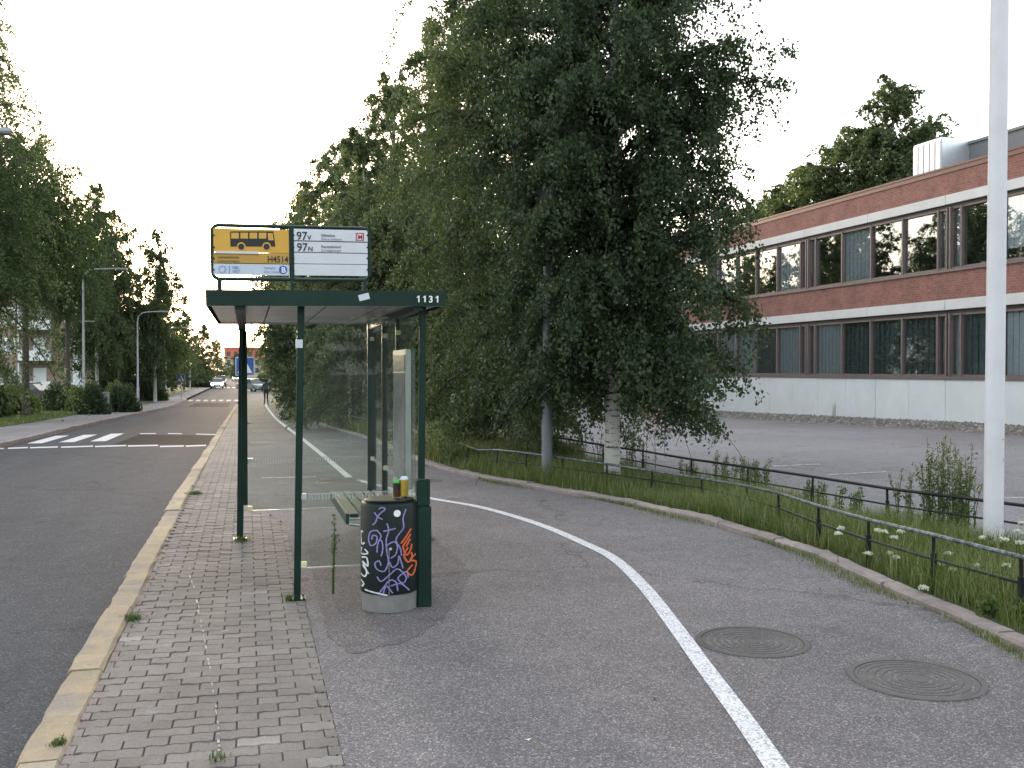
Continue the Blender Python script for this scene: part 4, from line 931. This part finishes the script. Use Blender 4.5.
for k, (x, Z, s, e, lab) in enumerate([(455, 52, .95, 1, 'dark tree closing the lot directly right of the shelter'), (500, 56, .9, 2, 'dark tree closing the lot behind the second birch'), (545, 55, 1.0, 3, 'dark tree closing the lot behind the grey lamp post'), (590, 58, .95, 0, 'dark tree closing the lot left of the white trunk'), (632, 60, 1.0, 5, 'dark tree closing the lot by the building end'), (420, 44, .6, 2, 'low bushy tree at the lot corner near the fence')]):
    plant_tree('leafy_tree', (ph, pf2)[k % 2], atg(x, Z), lab, GB, s, s*.9, e)
GO = 'tall trees behind the brick building'
pt = tree_parts(np.random.default_rng(12), 20, 4, 3.2, lambda t: np.interp(t, [0, .2, .5, .8, 1], [.6, 1, .9, .55, .15]), 120, 62000, .17, 1.2, .2, M['leaf_mid'], M['birch'], tw=1.2, twlen=(.4, 1.7))
for x, Z, s, sx, e, lab in [(895, 52, 1.10, 1.4, 0, 'tallest birch behind the building, directly above the bright vent'), (852, 56, .98, 1.6, 1, 'birch left of the tallest one behind the building'), (922, 56, 1.02, 1.1, 2, 'birch right of the tallest one behind the roof'), (812, 60, .93, 1.7, 3, 'shorter tree above the brick parapet left of the birches'), (780, 64, .90, 1.7, 4, 'tree above the far end of the brick parapet'), (752, 70, .88, 1.7, 5, 'tree top beside the near birch crown and the parapet')]:
    q = atg(x, Z); t = plant_tree('birch_tree', pt if k != 9 else ph, gz(q), lab, GO, sx, s, e)
GL = 'trees on the lawn along the left side of the road'
pl1 = tree_parts(np.random.default_rng(21), 19, 3.5, 3.4, lambda t: np.interp(t, [0, .2, .5, .8, 1], [.7, 1, .9, .6, .2]), 120, 60000, .115, 1.25, .2, M['leaf_pale'], M['birch'], tw=1.1, twlen=(.5, 1.9))
plant_tree('birch_tree', pl1, atg(-38, 32), 'tall pale birch leaning in from the left edge with hanging twigs', GL)
pl2 = tree_parts(np.random.default_rng(22), 13.2, 6.4, 2.9, rnd_, 100, 60000, .105, 1.1, .17, M['leaf_bush'], M['bark'], tw=1.2, twlen=(.5, 1.8), zmin=5.7)
plant_tree('leafy_tree', pl2, atg(26, 38), 'broad dark tree with hanging twigs before the brown house', GL, 1.0)
plant_tree('leafy_tree', pl2, atg(-22, 30), 'dark green tree cut by the left edge above the pale bush', GL, .80, .82, 2.2)
plant_tree('leafy_tree', pl2, atg(68, 47), 'dark tree with low hanging branches left of the tall lamp', GL, .85, .95, 4.0)
plant_tree('birch_tree', pe2, atg(97, 56), 'tall birch with pale trunks right behind the first street lamp', GL, 1.0, 1.26, .3)
plant_tree('birch_tree', pe2, atg(119, 59), 'birch next to the tall one, behind the first lamp arm', GL, .95, 1.15, 2.3)
plant_tree('birch_tree', pe2, atg(155, 60), 'full crowned birch standing above the curved lamp', GL, .9, 1.05, 4.3)
plant_tree('leafy_tree', pf2, atg(163, 84), 'dark tree right of the curved lamp', GL, .8, 1.05, 1.3)
plant_tree('leafy_tree', pf2, atg(184, 102), 'dark tree behind the distant street lamp', GL, .8, .86, 3.3)
plant_tree('leafy_tree', pf2, atg(203, 126), 'tree above the oncoming white car', GL, .85, .84, 5.3)
plant_tree('leafy_tree', pf2, atg(218, 154), 'farthest tree on the left side of the road', GL, .8, .72, .8)
plant_tree('leafy_tree', ph, atg(143, 62), 'low dark tree filling the gap below the birches', GL, .6, .62, .8)
plant_tree('leafy_tree', ph, atg(112, 60), 'low dark tree behind the grey cabinet', GL, .6, .66, 1.9)
plant_tree('leafy_tree', ph, atg(128, 78), 'dark tree mass between the two nearest lamps', GL, 1.0, .7, .5)
plant_tree('leafy_tree', ph, atg(150, 82), 'dark tree mass right of the curved lamp mast', GL, 1.0, .72, 1.5)
plant_tree('leafy_tree', ph, atg(108, 76), 'dark tree mass behind the pale birch trunks', GL, .9, .7, 2.5)
plant_tree('leafy_tree', ph, atg(172, 92), 'low dark tree by the side road', GL, .6, .6, 2.7)
plant_tree('leafy_tree', ph, atg(194, 116), 'low dark tree behind the far lamps', GL, .6, .6, 3.9)
plant_tree('leafy_tree', pf2, atg(236, 190), 'tree below the red building at the end of the road', GL, .9, .55, 3.9)
for x, Y, s_, e in ((9, -9, .95, 0), (13, -20, 1.0, 1), (8, -32, 1.1, 2), (-12, -12, 1.0, 3), (-15, -24, 1.1, 4), (-11, -38, 1.1, 5), (17, 0, .8, 6), (-3, -62, 1.3, 7), (1.5, -68, 1.2, 8), (5, -60, 1.1, 9), (-8, -58, 1.2, 10)):  # unseen trees added to block sky reflections in the glass and light from behind
    plant_tree('leafy_tree', ph if e % 2 else pf2, (x, Y, 0), 'unseen leafy tree added behind the viewer to block bright sky', 'trees added behind the viewer against sky reflections', s_, s_, e)
# ------------------------------------------------------------------ bushes
def bush_mesh(rg, rx, rz_, n, ls, mat, lumps=16):
    cc = rg.normal(size=(lumps, 3)); cc /= np.linalg.norm(cc, axis=1)[:, None]; cc[:, 2] = np.abs(cc[:, 2]); cc *= .55+.2*rg.random((lumps, 1))
    li = rg.integers(0, lumps, n); d = rg.normal(size=(n, 3)); d /= np.linalg.norm(d, axis=1)[:, None]
    C = cc[li]+d*(.42*rg.random((n, 1))**.33)*(.8+.4*rg.random(lumps)[li][:, None]); C[:, 2] = np.abs(C[:, 2])
    C *= np.array([rx, rx, rz_]); V, Fq = leaf_quads(C, ls, rg, .1)
    return npmesh('foliage', V, Fq, mat, np.repeat(np.clip(rg.normal(.45, .25, n), 0, 1), 4))
BM = [bush_mesh(np.random.default_rng(31), 1, 1, 9000, .11, M['leaf_bush']), bush_mesh(np.random.default_rng(32), 1, 1, 9000, .10, M['leaf_lime']), bush_mesh(np.random.default_rng(33), 1, 1, 9000, .11, M['leaf_dark'])]
stemm = bpy.data.meshes.new('stem'); m = MB()
for k in range(7): a = k*.9; m.tube([(0, 0, -.1), (math.cos(a)*.3, math.sin(a)*.3, .35), (math.cos(a)*.6, math.sin(a)*.6, .8)], [.03, .02, .008], 5)
stemm.from_pydata(m.v, [], m.f); stemm.materials.append(M['twig'])
def bush(pos, s, sz, which, label, rz=0, group='bushes on the lawn and verges'):
    t = empty('bush', pos, rz, label=label, cat='bush', group=group); t.scale = (s, s, sz); tag(link('foliage', BM[which], t), kind='stuff'); link('stem', stemm, t); return t
bush(gp(14, 415), 1.1, 1.5, 1, 'pale green bush at the left edge of the lawn')
bush(gp(-20, 418), 1.3, 1.9, 0, 'green bush cut by the left edge of the picture', 1)
bush(gp(62, 411), 1.05, 1.45, 2, 'dark round bush left of the tall street lamp', 2)
bush(atg(95, 40), .85, 1.5, 2, 'dark bush right behind the tall street lamp', 3)
bush(atg(80, 43), .9, 1.5, 1, 'pale flowering bush glimpsed behind the round dark bush', .5)
bush(atg(121, 43), .95, 1.4, 2, 'dark bush right of the grey cabinet', .5)
bush(atg(113, 47), .8, 1.6, 1, 'pale topped bush behind the grey cabinet', 1.5)
bush(atg(200, 118), 2.2, 2.0, 0, 'round bush far away behind the white car', 2.5)
bush(atg(152, 63), 1.2, 1.3, 0, 'low bush beneath the birches by the curved lamp', 3.5)
bush(atg(262.5, 100), 1.0, 2.2, 1, 'pale green shrub beside the parked cars', .5)
for k in range(9):
    x = 300+k*15; bush(atg(x, 33-k*1.2), .8, 1.0, 0 if k % 2 else 2, 'undergrowth bush in the weedy strip under the birches', k*.8)
bush(atg(440, 40), 1.2, 1.1, 0, 'bush on the verge by the far corner of the lot', 2)
q = gp(105, 412.5); t = empty('utility_cabinet', gz(q), .2, label='small grey utility cabinet between the dark bushes', cat='cabinet')
MB().box((-.22, -.15, 0), (.22, .15, 1.05)).build('housing', M['grey'], t, bevel=.02); MB().box((-.25, -.18, 1.052), (.25, .18, 1.09)).build('cap', M['grey'], t); MB().box((-.19, -.16, .1), (.19, -.152, 1.0)).build('door', M['grey'], t)
# ================================================================== BROWN APARTMENT HOUSE (left)
hb_ = empty('apartment_house', gz(at(92, 369, 72)), -YAW*.2-R(3), label='brown brick apartment house with white windows and balconies behind the trees', cat='house')
WH, HH = 34.0, 11.0; z00 = -1.0
MB().box((-WH, 0, z00), (0, 11, HH)).build('wall', M['brownbrick'], hb_)
MB().box((-WH-.4, -.4, HH+.002), (.4, 11.4, HH+.25)).build('roof', M['roofgrey'], hb_)
MB().box((-WH, -.05, z00), (0, -.002, .9)).build('plinth', M['conc'], hb_)
for fl in range(4):
    zc = 1.15+fl*2.75
    for k in range(9):
        xw = -1.5-k*2.9
        if k % 3 == 1:
            bl = MB().box((xw-1.5, -1.3, zc-.75), (xw+1.3, -.003, zc-.6)).build('balcony', M['gapdark'], hb_)
            MB().box((xw-1.5, -1.34, zc-.6), (xw+1.3, -1.29, zc+.3)).build('balustrade', M['plinth'], bl)
            MB().box((xw-1.5, -1.29, zc-.6), (xw-1.42, -.003, zc+1.9)).build('side_screen', M['plinth'], bl)
            MB().box((xw-.6, -.04, zc-.55), (xw+.5, -.003, zc+1.5)).build('balcony_door', M['plinth'], bl)
        else:
            wn = MB().box((xw-.8, -.05, zc), (xw+.8, -.003, zc+1.45)).build('window', M['white'], hb_)
            for s in (-1, 0, 1):
                if s: MB().box((xw+s*.38-.30, -.055, zc+.12), (xw+s*.38+.30, -.0505, zc+1.33)).build('pane', M['housepane'], wn)
for xw in (-11.2, -.9):
    MB().box((xw-.5, -.9, z00), (xw+.1, -.006, HH-.6)).build('stair_screen', M['plinth'], hb_)
rb = empty('red_building', gz(at(243, 369, 260)), -.2, label='orange red building far away at the end of the road', cat='building')
M['redw'] = plain('orange_red_render', (.55,.14,.09), .8, vary=.08); M['palew'] = plain('pale_render', (.55,.45,.40), .8, vary=.08)
MB().box((-6, 0, -2), (6, 12, 6.2)).build('lower_wall', M['palew'], rb); MB().box((-6.1, -.1, 6.21), (6.1, 12.1, 9.4)).build('upper_wall', M['redw'], rb)
MB().box((-6.4, -.4, 9.41), (6.4, 12.4, 9.8)).build('roof', M['redw'], rb)
for k in range(5):
    for z in (1.5, 4.2, 7.0): MB().box((-5.2+k*2.3, -.15, z), (-4.0+k*2.3, -.101, z+1.5)).build('window', M['glassdark'], rb)
# ================================================================== CARS AND PEDESTRIAN
def car(pos, rz, paint, label, lights=False, W=1.78, L=4.3, Hh=1.48, group='cars in the distance'):
    t = empty('car', pos, rz, label=label, cat='car', group=group)   # front towards local -y
    prof = [(-L/2, .30), (-L/2, .62), (-L/2+.12, .74), (-L*.24, .92), (L*.40, .95), (L/2-.04, .88), (L/2, .60), (L/2-.02, .30)]
    m = MB(); n = len(prof); v = []
    for sx in (-1, -.94, .94, 1):
        for y, z in prof: v.append((sx*W/2*(1 if abs(sx) < 1 else 1), y*(.985 if abs(sx) == 1 else 1), z if abs(sx) < 1 else min(max(z, .36), z-.03 if z > .5 else .36)))
    f = [(a*n+i, a*n+(i+1) % n, (a+1)*n+(i+1) % n, (a+1)*n+i) for a in range(3) for i in range(n)]+[tuple(range(n))[::-1], tuple(range(3*n, 4*n))]
    body = m.add(v, f).build('body', paint, t, bevel=.03, smooth=True)
    def cabin(s, z0, z1, grow):
        w0, w1 = W/2*.93*s+grow, W/2*.70*s+grow; y0, y1, y2, y3 = -L*.22-grow, -L*.05-grow, L*.24+grow, L*.40+grow
        return [(-w0,y0,z0),(w0,y0,z0),(w0,y3,z0),(-w0,y3,z0),(-w1,y1,z1),(w1,y1,z1),(w1,y2,z1),(-w1,y2,z1)]
    MB().hexa(cabin(1, .90, Hh-.06, 0)).build('windscreen', M['glassdark'], body)
    MB().box((-W/2*.69, -L*.055, Hh-.065), (W/2*.69, L*.245, Hh)).build('roof', paint, body, bevel=.03)
    for sx in (-1, 1):
        for y in (-L*.31, L*.30):
            wl = MB().tube([(sx*(W/2-.19), y, .31), (sx*(W/2+.01), y, .31)], .31, 18).build('wheel', M['tyre'], t, True)
            MB().tube([(sx*(W/2-.1), y, .31), (sx*(W/2+.018), y, .31)], .19, 12).build('rim', M['alu'], wl)
        MB().box((sx*(W/2-.26)-.2, -L/2-.02, .58), (sx*(W/2-.26)+.2, -L/2+.1, .74)).build('headlight', M['headlight'] if lights else M['signwhite'], body, bevel=.02)
        MB().box((sx*(W/2-.2)-.15, L/2-.08, .66), (sx*(W/2-.2)+.15, L/2+.01, .84)).build('tail_light', M['tail'], body)
        MB().box((sx*(W/2+.1)-.1, -L*.17, .93), (sx*(W/2+.1)+.08, -L*.14, 1.06)).build('mirror', paint, body)
    MB().box((-.45, -L/2-.012, .36), (.45, -L/2+.05, .52)).build('grille', M['black'], body); MB().box((-.26, -L/2-.02, .42), (.26, -L/2-.0125, .53)).build('number_plate', M['white'], body)
    return t
M['carw'] = plain('white_car_paint', (.66,.67,.68), .25, vary=.03, spec=.7); M['cark'] = plain('dark_car_paint', (.03,.032,.036), .25, spec=.7); M['cars'] = plain('silver_car_paint', (.35,.37,.39), .3, .5)
def roadz(p, off=-.12): return gz(p, off)
car(roadz(at(217, 369, 116)), .03, M['carw'], 'white car with its headlamps on driving towards the camera', True)
car(roadz(at(220.5, 369, 132)), .03, M['cark'], 'dark car driving right behind the white car', False, Hh=1.75)
car(roadz(at(236, 369, 190)), .03, M['carw'], 'tiny pale car far up the road', True)
car(gz(at(253, 369, 92), -.02), R(35), M['cars'], 'silver car parked beside the end of the path')
car(gz(at(268.5, 369, 97), .0), R(25), M['cark'], 'dark car parked right of the silver one by the trees')
car(gz(at(34, 369, 60), .0), R(70), M['cark'], 'dark parked car half hidden behind bushes before the brown house')
def person(pos, rz, label):
    t = empty('person', pos, rz, label=label, cat='person')
    J = {'pel': (0,0,.95,.15), 'bel': (0,0,1.1,.145), 'che': (0,0,1.32,.165), 'nk': (0,0,1.5,.07), 'hd': (0,-.02,1.62,.095), 'top': (0,-.01,1.72,.075)}
    E = [('pel','bel'),('bel','che'),('che','nk'),('nk','hd'),('hd','top')]
    for s, n in ((-1,'l'),(1,'r')):
        st = .17*s
        J.update({n+'sh': (.19*s,0,1.42,.07), n+'el': (.25*s,.05*s,1.15,.05), n+'wr': (.24*s,-.1*s,.92,.037), n+'ha': (.235*s,-.13*s,.82,.04), n+'hip': (.10*s,0,.90,.105), n+'kn': (.10*s,-.10*s,.50,.07), n+'an': (.10*s,st*.9,.09,.05), n+'to': (.11*s,st*.9-.18,.045,.045)})
        E += [('che',n+'sh'),(n+'sh',n+'el'),(n+'el',n+'wr'),(n+'wr',n+'ha'),('pel',n+'hip'),(n+'hip',n+'kn'),(n+'kn',n+'an'),(n+'an',n+'to')]
    ks = list(J); me = bpy.data.meshes.new('body'); me.from_pydata([J[k][:3] for k in ks], [(ks.index(a), ks.index(b)) for a, b in E], [])
    o = link('body', me); md = o.modifiers.new('s', 'SKIN'); sv = me.skin_vertices[0].data
    for i, k in enumerate(ks): sv[i].radius = (J[k][3], J[k][3]*.8)
    sv[0].use_root = True
    o.modifiers.new('d', 'SUBSURF').levels = 1
    bpy.context.view_layer.update()
    m2 = bpy.data.meshes.new_from_object(o.evaluated_get(bpy.context.evaluated_depsgraph_get())); bpy.data.objects.remove(o)
    skin = plain('skin', (.38,.24,.18), .6); cl_ = plain('dark_clothes', (.018,.019,.023), .85); m2.materials.clear(); m2.materials.append(cl_); m2.materials.append(skin)
    for p in m2.polygons:
        if p.center.z > 1.52 or (p.center.z < .88 and abs(p.center.x) > .19 and p.center.z > .7): p.material_index = 1
    m2.polygons.foreach_set('use_smooth', [True]*len(m2.polygons)); link('body', m2, t)
    MB().lathe([(.02, .13), (.07, .115), (.105, .06), (.11, 0), (.10, -.08), (.06, -.11)], (0, .01, 1.66), 14).build('hair', M['black'], t, True)
    MB().box((-.15, .12, 1.02), (.15, .26, 1.42)).build('backpack', M['cark'], t, bevel=.04)
person(atg(266, 53), R(170), 'person in dark clothes walking on the path beyond the shelter')
# ================================================================== GRASS, WEEDS, FLOWERS
def blades(rg, XY, h, wid, bend=.5):
    n = len(XY); z = np.array([g(y) for y in XY[:, 1]])[:, None]
    b = np.concatenate([XY, z], 1); a = rg.random(n)*6.283; d = np.stack([np.cos(a), np.sin(a), 0*a], 1); s = np.stack([-np.sin(a), np.cos(a), 0*a], 1)*wid[:, None]/2
    k = (bend*(.3+rg.random(n)))[:, None]*h[:, None]; H3 = h[:, None]*np.array([[0, 0, 1]])
    mid = b+H3*.55+d*k*.25; tip = b+H3*.95+d*k
    V = np.stack([b-s, b+s, mid+s*.7, mid-s*.7, tip], 1).reshape(-1, 3); i = np.arange(n)[:, None]*5
    Fq = np.concatenate([i+np.array([[0, 1, 2]]), i+np.array([[0, 2, 3]]), i+np.array([[3, 2, 4]])], 0); return V, Fq
def grass(name, rg, XY, h, wid, label, bend=.5, mat='grassb', dry=.12, zoff=.03):
    V, Fq = blades(rg, XY, h, wid, bend); V[:, 2] += zoff; n = len(XY)
    var = np.where(rg.random(n) < dry, .85+.15*rg.random(n), np.clip(rg.normal(.35, .2, n), 0, .75))
    o = link(name, npmesh(name, V, Fq, M[mat], np.repeat(var, 5))); tag(o, label, 'grass', kind='stuff'); return o
rg = np.random.default_rng(77)
def in_verge(n, y0, y1, pw=1.0, a=.12, b=-.05):
    Y = y0+(y1-y0)*rg.random(n)**pw; lo = np.array([lerp_poly(PK, y) for y in Y])+.15+a-.15; hi = np.array([lerp_poly(SE, y) for y in Y])+b
    return np.stack([lo+(hi-lo)*rg.random(n), Y], 1)
XY = in_verge(120000, 3.0, 16, 1.0, .17); pat = .5+.5*np.sin(XY[:, 0]*2.3+1.3*np.sin(XY[:, 1]*1.1))*np.cos(XY[:, 1]*1.7)
grass('verge_grass', rg, XY, (.03+.09*rg.random(len(XY))+.22*rg.random(len(XY))**4)*(.5+.95*pat), .004+.004*rg.random(len(XY)), 'unmown green grass growing between the two low fences', .55)
XY = in_verge(60000, 16, 52, 1.6, .2); grass('verge_grass', rg, XY, .12+.35*rg.random(len(XY)), .010+.010*rg.random(len(XY)), 'tall dull grass under the birches farther along the path', .5, dry=.3)
Y = 3+11*rg.random(5200); XY = np.stack([np.array([lerp_poly(PK, y) for y in Y])-.02-np.abs(rg.normal(0, .055, 5200))*(1+.8*np.sin(Y*2.1)), Y], 1)
keep = np.sin(Y*1.9+.6)+.9*rg.random(5200)-.06*(Y-3) > -.35
grass('kerb_grass', rg, XY[keep], .015+.05*rg.random(keep.sum()), np.full(keep.sum(), .005), 'grass creeping over the asphalt in front of the path kerb', .9, dry=.25, zoff=0)
Y = 10+60*rg.random(60000)**1.5; XY = np.stack([np.array([lerp_poly(LG, y) for y in Y])-.02-14*rg.random(60000)**1.3, Y], 1)
grass('lawn_grass', rg, XY, .04+.08*rg.random(60000), .02+.02*rg.random(60000), 'mown lawn grass on the left behind the far pavement', .6, dry=.08, zoff=.01)
XY = in_verge(5200, 3.0, 18, 1.0, .25); pt_ = np.sin(XY[:, 0]*1.9+.7*XY[:, 1])+np.cos(XY[:, 1]*1.3) > -.2; XY = XY[pt_]
grass('dry_grass', rg, XY, .18+.26*rg.random(len(XY))**1.5, .0028+.0015*rg.random(len(XY)), 'dry pale grass stalks standing above the green verge', .35, dry=.8)
def tuft(px, n, s, h, label):
    c = gp(*px); XY = np.array([[c.x, c.y]])+rg.normal(0, s, (n, 2))*np.array([[1, 1.3]])
    V, Fq = blades(rg, XY, h*(.4+.6*rg.random(n)), np.full(n, .006), 1.0); c3 = np.array(gz(c)); var = np.clip(rg.normal(.35, .2, n), 0, 1)
    o = link('weed_tuft', npmesh('weed_tuft', V-c3, Fq, M['weed'], np.repeat(var, 5)), None, gz(c)); tag(o, label, 'weed', 'grass tufts rooted in the paving joints')
for px, n, s, h, lab in [((131, 619), 380, .028, .035, 'largest flat weed tuft, growing at the kerb edge of the pavers'), ((58, 744), 130, .016, .03, 'weed tuft along the kerb in the bottom left corner'), ((195, 494), 300, .045, .05, 'bushy weed tuft at the kerb beside the far shelter post'), ((241, 541), 120, .03, .06, 'weed tuft around the foot of the far shelter post'), ((290, 600), 90, .022, .06, 'weed tuft at the foot of the near shelter post'), ((246, 424), 200, .09, .08, 'small weed tuft on the pavement behind the shelter post'), ((221, 760), 30, .02, .05, 'few pale blades between pavers at the bottom edge'), ((428, 540), 120, .03, .05, 'weed tuft at the asphalt edge right of the bin post')]: tuft(px, n, s, h, lab)
def weed(px, off, hgt, nst, spread, label, head='seed', leaf=.038, lw=.2, nl=30, group='tall weeds in the verge', name='tall_weed'):
    c = gp(px[0], px[1], off); t = empty(name, gz(c, .02), label=label, cat='weed', group=group); m = MB(); Cs = []; Hd = []
    for k in range(nst):
        a = rg.random()*6.28; r_ = spread*math.sqrt(rg.random()); bx, by = r_*math.cos(a), r_*math.sin(a); h = hgt*(.55+.5*rg.random()); lx, ly_ = rg.normal(0, .07, 2)*h
        pts = [(bx+lx*s*s, by+ly_*s*s, h*s) for s in (0, .3, .6, 1)]; m.tube(pts, [.006, .005, .004, .002], 4, False)
        for j in range(nl):
            s = .08+.85*rg.random(); Cs.append((bx+lx*s*s+rg.normal(0, .012), by+ly_*s*s+rg.normal(0, .012), h*s))
        for j in range(26): s = .72+.3*rg.random(); Hd.append((bx+lx*s*s+rg.normal(0, .012), by+ly_*s*s+rg.normal(0, .012), h*s))
    st = m.build('stems', M['weed'], t); at_ = st.data.attributes.new('var', 'FLOAT', 'POINT'); at_.data.foreach_set('value', np.full(len(st.data.vertices), .5, np.float32))
    V, Fq = leaf_quads(np.array(Cs), leaf, rg, .1, lw); tag(link('leaves', npmesh('leaves', V, Fq, M['weed'], np.repeat(np.clip(rg.normal(.4, .25, len(Cs)), 0, 1), 4)), t), kind='stuff')
    if head: V, Fq = leaf_quads(np.array(Hd), .022, rg, 0); tag(link('seed_heads', npmesh('seed_heads', V, Fq, M[head], np.repeat(rg.random(len(Hd)), 4)), t), kind='stuff')
weed((945, 533), .02, .92, 44, .22, 'tallest clump of pale tipped weeds left of the white pole', nl=44, leaf=.040)
weed((905, 527), .02, .60, 8, .10, 'thin upright weeds left of the tallest clump')
weed((965, 528), .02, .62, 9, .10, 'upright weeds directly left of the white pole')
weed((755, 492), .02, .45, 24, .2, 'weed clump at the back fence right of the birch')
weed((727, 489), .02, .50, 22, .25, 'weed clump behind the fence nearest the birch trunk')
weed((690, 486), .02, .40, 10, .2, 'low weed clump right of the white birch trunk')
weed((815, 505), .02, .32, 12, .2, 'leafy yellow green weeds in the middle of the verge', None, .045)
weed((850, 512), .02, .30, 10, .2, 'short leafy weeds between the fences', None, .045)
weed((985, 590), .02, .20, 14, .2, 'broad leaved low weeds in front of the white pole', None, .05, .36)
weed((1010, 622), .02, .17, 14, .2, 'broad leaved low weeds in the right corner', None, .05, .36)
weed((640, 470), .02, .7, 10, .3, 'tall grassy weeds behind the white birch trunk')
weed((585, 468), .02, .65, 10, .3, 'tall grassy weeds between lamp post and birch')
weed((470, 452), .02, .7, 12, .4, 'tall dry weeds right of the thin birch trunk')
weed((440, 448), .02, .7, 12, .4, 'tall dry weeds left of the thin birch trunk')
weed((834, 419), .10, .75, 5, .08, 'single purple tinged weed against the white wall', None)
weed((332, 597), 0, .66, 3, .02, 'thin yellow green weed inside the shelter end glass', 'weed', .022, .10, 50, group='weeds at the shelter')
for k_, (x_, y_, h_, lab) in enumerate([(880, 548, .16, 'low leafy weeds left of the second fence post from the right'), (905, 570, .15, 'low leafy weeds at the foot of the second fence post'), (955, 585, .17, 'low leafy weeds under the front rail near the white flowers'), (800, 522, .18, 'low leafy weeds behind the front rail in the middle'), (765, 508, .20, 'low leafy weeds right of the birch in the verge'), (840, 535, .15, 'low leafy weeds among the leftmost white flowers'), (1000, 560, .22, 'leafy weeds around the foot of the white pole'), (960, 600, .13, 'low leafy weeds at the kerb near the right edge'), (720, 505, .2, 'leafy weeds behind the kerb right of the white trunk')]):
    weed((x_, y_), .02, h_, 16, .22, lab, None, .042, .34, 12)
def umbel(px, z, label):
    d = ray(*px); c = CAM+d*((z-CAMZ)/d.z); b = gz(c, .02); t = empty('white_flower', b, label=label, cat='flower', group='white umbel flowers in the verge'); h = c.z-b.z
    st = MB().tube([(0, 0, 0), (.01, .01, h*.6), (0, 0, h-.02)], [.004, .003, .002], 4, False); 
    for k in range(7): a = k*.9; st.tube([(0, 0, h-.03), (.025*math.cos(a), .025*math.sin(a), h-.006)], .001, 3, False)
    o = st.build('stem', M['weed'], t); o.data.attributes.new('var', 'FLOAT', 'POINT').data.foreach_set('value', np.full(len(o.data.vertices), .4, np.float32))
    n = 110; a = rg.random(n)*6.28; r_ = (.022+.016*rg.random())*np.sqrt(rg.random(n)); C = np.stack([r_*np.cos(a), r_*np.sin(a), h-.006+rg.normal(0, .004, n)-r_*.2], 1)
    V, Fq = leaf_quads(C, .013, rg, -.2, .5); tag(link('umbel', npmesh('umbel', V, Fq, M['umbel'], np.repeat(rg.random(n), 4)), t), kind='stuff')
fl = [((841,527),'left of a fence post'),((838,532),'lowest left'),((877,529),'twin'),((884,530),'twin right'),((901,530),'near the rail'),((894,536),''),((890,552),''),((896,556),''),((868,552),''),((948,552),''),((941,563),''),((921,574),''),((924,586),''),((953,568),''),((976,564),''),((982,536),'at the pole foot'),((1004,538),'right of the pole'),((1006,564),''),((1018,530),'tall'),((1020,541),'tall'),((1021,522),'tall top')]
for i, (p, _) in enumerate(fl): umbel(p, .30 if p[1] < 545 else .17 if p[1] < 570 else .10, 'small white umbel flower standing among the grass by the fence')
# fallen leaves and litter on the path
m = MB()
for p in [(528, 741), (470, 640), (655, 700), (600, 735), (880, 720), (820, 590), (990, 668), (770, 560), (350, 690), (160, 660), (455, 575), (850, 640)]:
    c = gp(*p); a = random.random()*6; s = random.uniform(.010, .02)
    o = MB().add([c+Vector((math.cos(a+k*1.57)*s*(1 if k % 2 else .55), math.sin(a+k*1.57)*s*(1 if k % 2 else .55), .006+.006*(k % 2))) for k in range(4)], [(0, 1, 2, 3)]).build('fallen_leaf', M['sticker'] if p[0] == 528 else M['dead']); tag(o, 'tiny fallen leaf lying on the paving', 'leaf', 'fallen leaves on the ground')
